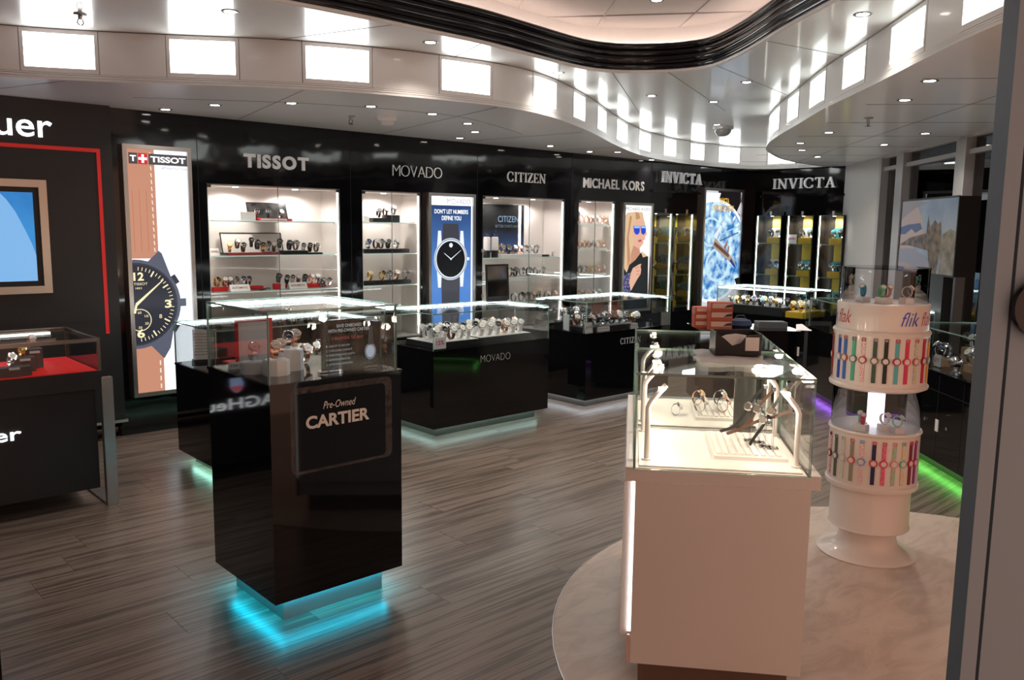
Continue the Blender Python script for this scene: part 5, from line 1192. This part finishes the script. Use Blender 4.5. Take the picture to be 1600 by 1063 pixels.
def hung_watch(strap_px, head_px, b, mat, lb, slb):
    """strap watch hung over a clear stand: strap traced in the plane at depth b"""
    P3 = [wplane(*C5(*q), b) for q in strap_px]; h = wplane(*C5(*head_px), b)
    t = thing('strap_watch', lb, 'watch', wloc(h[0], b, .806), WA); L = [(p[0]-h[0], .0, p[2]-.806) for p in P3]; L3 = [tuple(q) for q in catmull(L, 5)]
    MB().band(L3, .011, .0028, (-.62, .35, .70), mat).build('strap', mat, t, smooth=True)
    hz = h[2]-.806; nrm = Vector((-.55, -.75, .35)).normalized()
    m = MB(); m.disc((0, -.012, hz), nrm, .0165, .008, 20); m.disc(Vector((0, -.012, hz))+nrm*.008, nrm, .0165, .003, 20, None, .013); m.disc(Vector((.0165, -.010, hz)), (1, 0, 0), .004, .005, 8); m.build('case', STEEL, t); MB().disc(Vector((0, -.012, hz))+nrm*.0113, nrm, .0125, 0, 18).build('dial', ink(96, 88, 78, .3), t)
    e = L3[-1]; MB().box((e[0]-.008, -.010, e[2]-.006), (e[0]+.006, .010, e[2]+.006)).build('buckle', GUN, t)
    s = thing('clear_watch_stand', slb, 'stand', wloc(h[0]+.012, b+.012, .824), WA)
    MB().box((-.02, -.015, -.0), (.02, .02, .005)).build('foot', ACRYL, s); MB().tube([(0, 0, .005), (0, 0, hz-.03), (-.004, -.004, hz-.022)], .004, 8).build('rod', ACRYL, s); MB().tube([(-.012, 0, hz-.035), (0, 0, hz-.028), (.012, 0, hz-.035)], .004, 6).build('cradle', ACRYL, s)
hung_watch([(650, 687), (735, 655), (790, 590), (825, 530), (870, 465), (932, 412)], (825, 530), .34, LEATHK, 'black strap watch hung lowest towards the marble edge', 'clear acrylic stand below the lowest hung black strap watch')
hung_watch([(690, 702), (780, 668), (840, 610), (880, 545), (925, 490), (982, 428)], (880, 545), .32, LEATHB, 'brown strap watch hung between two black ones', 'clear acrylic stand under the brown strap watch between black ones')
hung_watch([(832, 770), (870, 712), (915, 650), (965, 560), (1010, 490), (1075, 402)], (965, 558), .24, LEATHK, 'black strap watch hung highest over the slatted tray', 'clear acrylic stand under the highest hung black strap watch')
hung_watch([(700, 698), (800, 660), (905, 615), (985, 598), (1040, 575), (1110, 555)], (915, 612), .26, LEATHB, 'brown strap watch hung almost level over the slatted tray', 'clear acrylic stand under the level brown strap watch')
for i, (a, b) in enumerate(((.27, .79), (.365, .81), (.46, .79), (.27, .94), (.365, .96), (.46, .94))):
    watch(('steel_w', 'rose', 'steel_w', 'rose_p', 'steel_w', 'rose')[i], wloc(a, b, .826), WA+random.uniform(.8, 1.5), 'open bracelet watch standing on the slatted tray in the rear warm lit case', 'bracelet watches in the rear white case', 1.0)
watch('steel_w', wloc(.17, .80, .806), WA+1.4, 'single bracelet watch standing beside the slatted tray in the rear warm lit case', None, .8)
# on top of the glass
t = thing('paper_sheet', 'creased sheet of paper lying on the white counter glass', 'paper', wloc(.215, .20, 1.128), WA); m = MB(); G = 7
vs = [(.24*i/G+.006*sin(j*1.7)*(i in (0, G)), .34*j/G+.006*sin(i*2.1)*(j in (0, G)), .0025+.003*(1+sin(i*1.3+j*.9))) for j in range(G+1) for i in range(G+1)]
m.add(vs, [(j*(G+1)+i, j*(G+1)+i+1, (j+1)*(G+1)+i+1, (j+1)*(G+1)+i) for j in range(G) for i in range(G)]); m.build('sheet', PAPER, t, smooth=True)
t = thing('gift_box', 'open black box with a white cushion on the white counter glass', 'box', wloc(.36, .44, 1.138), WA+.1); m = MB()
m.box((-.085, -.055, 0), (.085, .055, .006)); FP = [(-.085, .006), (.085, .006), (.085, .080), (.03, .074), (.008, .046), (-.022, .036), (-.052, .062), (-.085, .085)]; m.add([(q[0], y_, q[1]) for y_ in (-.055, -.049) for q in FP], [tuple(range(8)), tuple(range(15, 7, -1))]+[(i, i+8, (i+1) % 8+8, (i+1) % 8) for i in range(8)]); m.box((-.085, .049, .006), (.085, .055, .085)); m.box((-.085, -.049, .006), (-.079, .049, .085)); m.box((.079, -.049, .006), (.085, .049, .08)); m.build('box', MATTEBLK, t)
MB().add([(x_, y_, .05+.025*cos(y_*60)*(1-(x_/.08)**2)) for y_ in (-.045, -.022, 0, .022, .045) for x_ in (-.075, -.035, 0, .035, .075)], [(j*5+i, j*5+i+1, j*5+i+6, j*5+i+5) for j in range(4) for i in range(4)]).build('cushion', PAPER, t, smooth=True)
MB().box((.025, -.0565, .018), (.075, -.0555, .068)).build('white_label', PAPER, t)

# ================================================================== ROUND WATCH STAND
SX, SY = 4.052, 1.768
rs = thing('round_watch_stand', 'round white revolving stand of children\'s watches on the marble', 'display stand', (SX, SY, 0))
uu = Vector((SX, SY)).normalized(); pr_ = Vector((uu.y, -uu.x))
def sdir(th): v = -uu*cos(th)+pr_*sin(th); return v
CREAM = pm('stand_cream_white', (.78, .70, .65), .32, coat=.25)
MB().lathe([(.001, 0), (.232, 0), (.236, .008), (.225, .016), (.17, .028), (.145, .05), (.135, .09), (.135, .145)], seg=48).build('foot', CREAM, rs, smooth=True)
MB().lathe([(.001, .142), (.185, .142), (.191, .148), (.186, .155), (.186, .355)], seg=48).build('lower_drum', CREAM, rs, smooth=True)
MB().lathe([(.15, .355), (.212, .358), (.216, .368), (.216, .380), (.208, .386), (.15, .386)], seg=48).build('rim', CREAM, rs, smooth=True)
MB().lathe([(.208, .386), (.208, .630)], seg=48).build('watch_drum', CREAM, rs, smooth=True)
MB().lathe([(.001, .630), (.212, .632), (.216, .640), (.212, .648), (.001, .648)], seg=48).build('platform', CREAM, rs, smooth=True)
MB().lathe([(.203, .648), (.203, .846)], seg=48, cap=False).build('glass_cylinder', ACRYL, rs, smooth=True)
MB().box((-.03, -.03, .648), (.03, .03, .85)).build('lit_column', pm('lit_column', (.8, .8, .8), .4, emit=(.80, .85, 1.0), es=1.6), rs)
MB().lathe([(.001, .846), (.205, .846), (.224, .856), (.226, .868), (.218, .877), (.001, .877)], seg=48).build('rim', CREAM, rs, smooth=True)
MB().lathe([(.217, .877), (.217, 1.118)], seg=48).build('watch_drum', CREAM, rs, smooth=True)
MB().lathe([(.001, 1.112), (.219, 1.114), (.222, 1.124), (.216, 1.134), (.001, 1.134)], seg=48).build('rim', CREAM, rs, smooth=True)
MB().lathe([(.208, 1.134), (.208, 1.258), (.203, 1.262), (.001, 1.262)], seg=48).build('name_band', CREAM, rs, smooth=True)
MB().lathe([(.197, 1.262), (.197, 1.425)], seg=48, cap=False).build('glass_cylinder', ACRYL, rs, smooth=True); MB().lathe([(.001, 1.425), (.2, 1.425), (.2, 1.431), (.001, 1.431)], seg=48).build('glass_lid', ACRYL, rs)
def wrap_text(body, th0, th1, z, h, r, mat):
    vs, fs = fit_text(body, th1-th0, h, shear=.35, bold=-.006); m = MB()
    V = []
    for v in vs: q = sdir(th0+v[0])*r; V.append((q.x, q.y, z+v[1]))
    m.add(V, fs, mat); return m
BLUEI, REDI = ink(40, 60, 190, .4), ink(205, 30, 40, .4)
for k in range(3):
    t0 = radians(23+120*k)
    wrap_text('flik', t0, t0+radians(26), 1.165, .065, .2090, BLUEI).build('blue_word', None, rs); wrap_text('flak', t0+radians(31), t0+radians(57), 1.165, .065, .2090, REDI).build('red_word', None, rs)
def child_watch(th, r, zc, strap, case, dial, lb, L=.105):
    n = sdir(th); rz = atan2(-n.x*-1, -n.y) if False else atan2(n.y, n.x)+pi/2
    t = thing('child_watch', lb, 'watch', (SX+n.x*r, SY+n.y*r, zc), rz)
    m = MB(); m.box((-.009, -.004, -L), (.009, -.0005, -.013)); m.box((-.009, -.004, .013), (.009, -.0005, L*.85)); m.build('strap', strap, t)
    MB().disc((0, -.0008, 0), (0, -1, 0), 0.0185, .007, 18).build('case', case, t); MB().disc((0, -.0080, 0), (0, -1, 0), .0125, 0, 16).build('dial', dial, t)
    b = MB(); z = L*.85
    for q in ((-.009, -.006, z, .009, -.002, z+.003), (-.009, -.006, z+.013, .009, -.002, z+.016), (-.009, -.006, z+.003, -.006, -.002, z+.013), (.006, -.006, z+.003, .009, -.002, z+.013)): b.box(q[:3], q[3:])
    b.build('buckle', case, t)
def patt(name, c0, c1, sc):
    m = pm(name, lin(*c0), .5); n, l, b = nodes_of(m); tc = n.new('ShaderNodeTexCoord'); v = n.new('ShaderNodeTexVoronoi'); v.inputs['Scale'].default_value = sc; rp = n.new('ShaderNodeValToRGB'); rp.color_ramp.interpolation = 'CONSTANT'
    rp.color_ramp.elements[0].color = (*lin(*c0), 1); rp.color_ramp.elements[1].position = .45; rp.color_ramp.elements[1].color = (*lin(*c1), 1); l.new(tc.outputs['Object'], v.inputs['Vector']); l.new(v.outputs['Distance'], rp.inputs[0]); l.new(rp.outputs[0], b.inputs['Base Color']); return m
i3 = lambda *c: ink(*c, .5)
FAD = ink(225, 215, 205, .4)
UP = [(1306, i3(150, 40, 40), i3(160, 30, 35), 'dark red'), (1317, i3(40, 70, 170), i3(150, 160, 180), 'royal blue'), (1326, i3(60, 110, 190), i3(180, 100, 80), 'sky blue'), (1339, i3(70, 175, 140), i3(110, 110, 115), 'mint green'), (1353, patt('red_white_pattern', (215, 120, 130), (240, 215, 210), 160), i3(170, 50, 60), 'red and white patterned'),
      (1370, i3(60, 80, 70), i3(120, 105, 90), 'forest green'), (1386, i3(35, 35, 38), i3(60, 60, 62), 'black'), (1402, i3(90, 180, 185), i3(190, 40, 85), 'teal and pink'), (1416, i3(220, 50, 90), i3(230, 60, 90), 'bright pink'), (1429, patt('green_floral', (170, 185, 150), (225, 215, 195), 140), i3(200, 120, 110), 'pale floral'), (1440, i3(200, 30, 60), i3(170, 30, 60), 'crimson'), (1447, i3(225, 165, 40), i3(120, 150, 190), 'yellow and blue')]
for px, s_, c_, nm in UP:
    th = math.asin(max(-.985, min(.985, (px-1377)/73.5)))
    child_watch(th, .217, 1.0, s_, c_, FAD, '%s child\'s watch strapped flat on the upper drum' % nm)
LO = [(1294, patt('red_pattern', (200, 60, 70), (235, 200, 195), 150), i3(120, 40, 50), 'red patterned'), (1303, i3(85, 95, 80), i3(110, 110, 110), 'olive green'), (1314, patt('pale_green_pattern', (190, 205, 185), (225, 215, 200), 150), i3(200, 200, 190), 'pale green patterned'), (1328, i3(150, 145, 125), i3(215, 90, 90), 'khaki with a red case'), (1343, patt('pink_pattern', (225, 150, 165), (240, 215, 210), 150), i3(130, 165, 210), 'pink patterned with a blue case'),
      (1361, i3(35, 40, 85), i3(200, 45, 60), 'navy with a red case'), (1376, patt('pink_red_pattern', (215, 50, 100), (235, 120, 140), 150), i3(215, 55, 100), 'vivid pink'), (1391, patt('mixed_pattern', (205, 190, 170), (150, 190, 160), 130), i3(225, 150, 150), 'pastel patterned'), (1404, patt('yellow_stripe', (215, 180, 70), (225, 215, 195), 170), i3(120, 190, 180), 'yellow patterned'), (1415, i3(130, 40, 60), i3(200, 50, 80), 'burgundy'), (1422, i3(150, 60, 140), i3(190, 60, 140), 'purple')]
for px, s_, c_, nm in LO:
    th = math.asin(max(-.985, min(.985, (px-1359)/71)))
    child_watch(th, .208, .508, s_, c_, FAD, '%s child\'s watch strapped flat on the lower drum' % nm)
TIN = {'teal_pink': (i3(120, 200, 190), 'pale teal'), 'red': (i3(215, 60, 90), 'pink and red'), 'white_red': (i3(230, 220, 225), 'white and red'), 'mint': (i3(170, 215, 200), 'pale mint')}
def ring_child(px, r, z, mat, lb, blk_lb, zblk=.03):
    th = math.asin(max(-.9, min(.9, (px-1366)/70))) if z < 1 else math.asin(max(-.9, min(.9, (px-1371)/70))); n = sdir(th); x, y = SX+n.x*r, SY+n.y*r
    t = thing('display_block', blk_lb, 'block', (x, y, z), atan2(n.y, n.x)+pi/2); MB().box((-.025, -.022, 0), (.025, .022, zblk-.003)).build('block', WHITEPL, t); MB().box((-.023, -.02, zblk-.003), (.023, .02, zblk)).build('pad', WHITEPL, t)
    t = thing('child_watch', lb, 'watch', (x, y, z+zblk), atan2(n.y, n.x)+pi/2+.5)
    m = MB(); m.band([(0, -.024*cos(a), .027+.027*sin(a)) for a in [2*pi*k/18 for k in range(18)]], .015, .003, (1, 0, 0), mat, True); m.build('strap', mat, t, smooth=True)
    MB().disc((0, -.019, .046), (0, -.7, .7), .014, .007, 16).build('case', mat, t); MB().disc((0, -.0241, .0511), (0, -.7, .7), .011, 0, 16).build('dial', FAD, t)
for px, k, r in ((1325, 'teal_pink', .11), (1341, 'red', .15), (1395, 'white_red', .10), (1409, 'mint', .16)):
    ring_child(px, r, .648, TIN[k][0], '%s child\'s watch curled upright in the lit glass tier' % TIN[k][1], 'white block under the %s watch in the lit glass tier' % TIN[k][1])
for px, c, nm, r in ((1322, (60, 140, 170), 'blue and orange', .13), (1364, (120, 190, 150), 'green', .12), (1380, (170, 110, 90), 'brown', .10), (1420, (190, 175, 150), 'clear grey', .14)):
    ring_child(px, r, 1.262, i3(*c), '%s child\'s watch curled upright in the top glass' % nm, 'white block under the %s watch in the top glass' % nm)

# ================================================================== COUNTERS BY THE WINDOWS
RD = Vector((cos(radians(46.3)), sin(radians(46.3)))); RN = Vector((RD.y, -RD.x)); R0 = Vector((5.93, 2.27))
def rpt(t, o, z=0.0): p = R0+RD*t+RN*o; return (p.x, p.y, z)
# local x runs from the far end towards the camera so that the front faces the shop floor
RANG = radians(46.3)+pi
GREEN = glow_mat('green', (.16, 1.0, .12), 17)
def rcounter(tf, length, label, glow): p = rpt(tf, 0); return counter('glass_counter', label, (p[0], p[1], 0), RANG, length, .62, ZB, ZD, ZT, glow, .07, leds='br')
rc = rcounter(.35, 2.0, 'black glass-topped counter with bright green underglow by the windows', GREEN)
for k, x in enumerate((.42, .72)): MB().disc((x, -.001, .33), (0, -1, 0), .012, .008, 12).disc((x, -.001, .42), (0, -1, 0), .004, .01, 8).build('lock', CHROME, rc)
MB().box((.56, -.004, .28), (.60, 0, .36)).build('tag_plate', PAPER, rc); MB().disc((.30, -.001, .60), (0, -1, 0), .011, .008, 12).build('lock', CHROME, rc)
for x in (.25, .57, .89): MB().box((x-.002, -.0015, .09), (x+.002, 0, .655)).build('door_joint', MATTEBLK, rc)
MB().box((.0, -.0015, .545), (2.0, 0, .549)).build('drawer_joint', MATTEBLK, rc)
rcounter(2.45, 1.25, 'black glass-topped counter with purple underglow by the windows', glow_mat('purple', (.35, .12, 1.0), 16))
WOODB = pm('tan_display_block', (.42, .27, .15), .5)
CR = lambda x, y: (1270+x*.2257, 400+y*.2257)
for i, (x, y, h, lb) in enumerate(((905, 760, .05, 'low tan block beside the silver globe'), (1100, 740, .10, 'tall tan block behind the silver globe'), (1130, 820, .05, 'tan block before the tall one'))):
    p = onz(*CR(x, y), ZD); t = thing('display_block', lb, 'block', (p.x+.03, p.y+.02, ZD), RANG); MB().box((-.085, -.03, 0), (.085, .04, h-.004)).build('block', WOODB, t); MB().box((-.081, -.026, h-.004), (.081, .036, h)).build('pad', WOODB, t)
    for k in range(2): watch(('white_k', 'steel_b', 'gun', 'white', 'steel_w', 'white_k')[i*2+k], (p.x+.03+RD.x*(.045-.09*k), p.y+.02+RD.y*(.045-.09*k), ZD+h), RANG+random.uniform(-.4, .4), 'watch on the ' + lb, 'pair on the ' + lb, 1.5)
p = onz(*CR(985, 815), ZD); t = thing('globe_trophy', 'silver globe on a stem in the counter with green underglow', 'trophy', (p.x, p.y, ZD)); MB().lathe([(.001, 0), (.03, 0), (.03, .008), (.012, .018), (.01, .035), (.001, .035)], seg=20).build('foot', STEEL, t, smooth=True); MB().lathe([(.001, .035)]+[(.043*sin(pi*k/12), .076-.043*cos(pi*k/12)) for k in range(1, 12)]+[(.001, .119)], seg=24).build('globe', STEEL, t, smooth=True)
p = onz(*CR(855, 770), ZD); t = thing('price_block', 'white acrylic block with a magenta price in the green glow counter', 'card', (p.x, p.y, ZD), RANG); MB().box((-.04, 0, .005), (.04, .01, .085)).build('block', FROST, t); MB().box((-.045, -.004, 0), (.045, .014, .005)).build('foot', ACRYL, t); m = MB(); flat_text(m, '$75', (-.028, 0, .032), .056, .03, ink(190, 40, 130), .001, bold=.02); m.build('wording', None, t)
# television on a black column before the windows
TA = atan2(wd.y, wd.x)+pi
p0 = A0+wd*0-wn*.30
tv0 = Vector((7.93, 3.35)); tv1 = Vector((7.07, 2.54)); tl = (tv1-tv0).length
t = thing('column_television', 'large television with a rocky coast picture on a black column', 'television', (tv0.x, tv0.y, 0), atan2((tv1-tv0).y, (tv1-tv0).x))
MB().box((0, 0, 1.245), (tl, .16, 1.885)).build('housing', MATTEBLK, t); 
m = MB(); m.box((-.004, -.008, 1.24), (tl+.004, .0, 1.255)); m.box((-.004, -.008, 1.875), (tl+.004, .0, 1.89)); m.box((-.004, -.008, 1.255), (.012, .0, 1.875)); m.box((tl-.012, -.008, 1.255), (tl+.004, 0, 1.875)); m.build('bezel', MATTEBLK, t)
s = MB(); ly = [-.001]
def scr(pts, mat): ly[0] -= .0005; s.add([(.012+(tl-.024)*u_, ly[0], 1.255+.62*v_) for u_, v_ in pts], [tuple(range(len(pts)))], mat)
SB = .42
scr([(0, 0), (1, 0), (1, 1), (0, 1)], noise_print('screen_sky', lin(120, 136, 158), lin(165, 172, 182), 2.5, SB, .3, .7))
scr([(0, .30), (0, 1), (.12, .95), (.32, .9), (.42, .72), (.44, .5), (.36, .36), (.2, .28)], prt(186, 160, 152, SB)); scr([(.0, .72), (.1, .80), (.32, .92), (.5, .96), (.2, 1), (0, 1)], prt(150, 140, 142, SB))
scr([(0, .62), (.14, .66), (.38, .68), (.42, .60), (.30, .54), (.22, .60), (.1, .52), (0, .52)], prt(80, 92, 128, SB)); scr([(0, .36), (.2, .47), (.5, .54), (.52, .80), (.56, .62), (.64, .72), (.70, .66), (.74, .70), (.78, .40), (.72, .0), (.6, .0), (.55, .3), (.2, .36)], noise_print('screen_rock', lin(58, 44, 40), lin(132, 108, 92), 14, SB, .35, .65))
scr([(.76, 0), (1, 0), (1, .56), (.9, .60), (.78, .52)], noise_print('screen_shore', lin(96, 84, 74), lin(150, 138, 124), 10, SB, .35, .65)); scr([(0, .0), (.62, .0), (.58, .16), (.42, .26), (.2, .32), (0, .30)], prt(150, 146, 156, SB)); scr([(0, .0), (.3, .0), (.25, .08), (.1, .12), (0, .1)], prt(176, 152, 140, SB))
s.build('screen', None, t)
MB().box((tl*.28, .06, 0), (tl*.72, .14, 1.245)).build('column', MATTEBLK, t); MB().box((tl*.1, .0, 0), (tl*.9, .2, .02)).build('foot', MATTEBLK, t)

# ================================================================== ENTRANCE FRAME (close to the camera)
GREYP = pm('grey_door_paint', (.20, .27, .33), .45); GREYD = pm('grey_door_shadow_gap', (.06, .06, .065), .5)
dj = struct(ob('door_1', None, None, (0, 0, 0)), 'grey painted entrance door frame')
def jpt(px, depth): d = ray(px, 531.5); p = EYE+d*depth; return Vector((p.x, p.y))
ja, jb, jc, jd = jpt(1547, 1.25), jpt(1572, 1.25), jpt(1580, 1.25), jpt(1800, 1.25)
jdir = (jd-ja).normalized(); jn = Vector((-jdir.y, jdir.x))
def jbox(a, b, o0, o1, z0, z1): P_ = [a+jn*o0, b+jn*o0, b+jn*o1, a+jn*o1]; return MB().prism([(p_.x, p_.y) for p_ in P_], z0, z1)
jbox(ja, jb, 0, .04, 0, 2.69).build('jamb', GREYP, dj); jbox(jb, jc, .012, .04, 0, 2.69).build('shadow_gap', GREYD, dj); jbox(jc, jd, .004, .04, 0, 2.69).build('leaf', GREYP, dj)
hp = jpt(1622, 1.245); MB().disc((hp.x, hp.y, 1.49), (-jn.x, -jn.y, 0), .045, .01, 28).build('handle_recess', pm('handle_black', (.01, .01, .01), .3), dj)
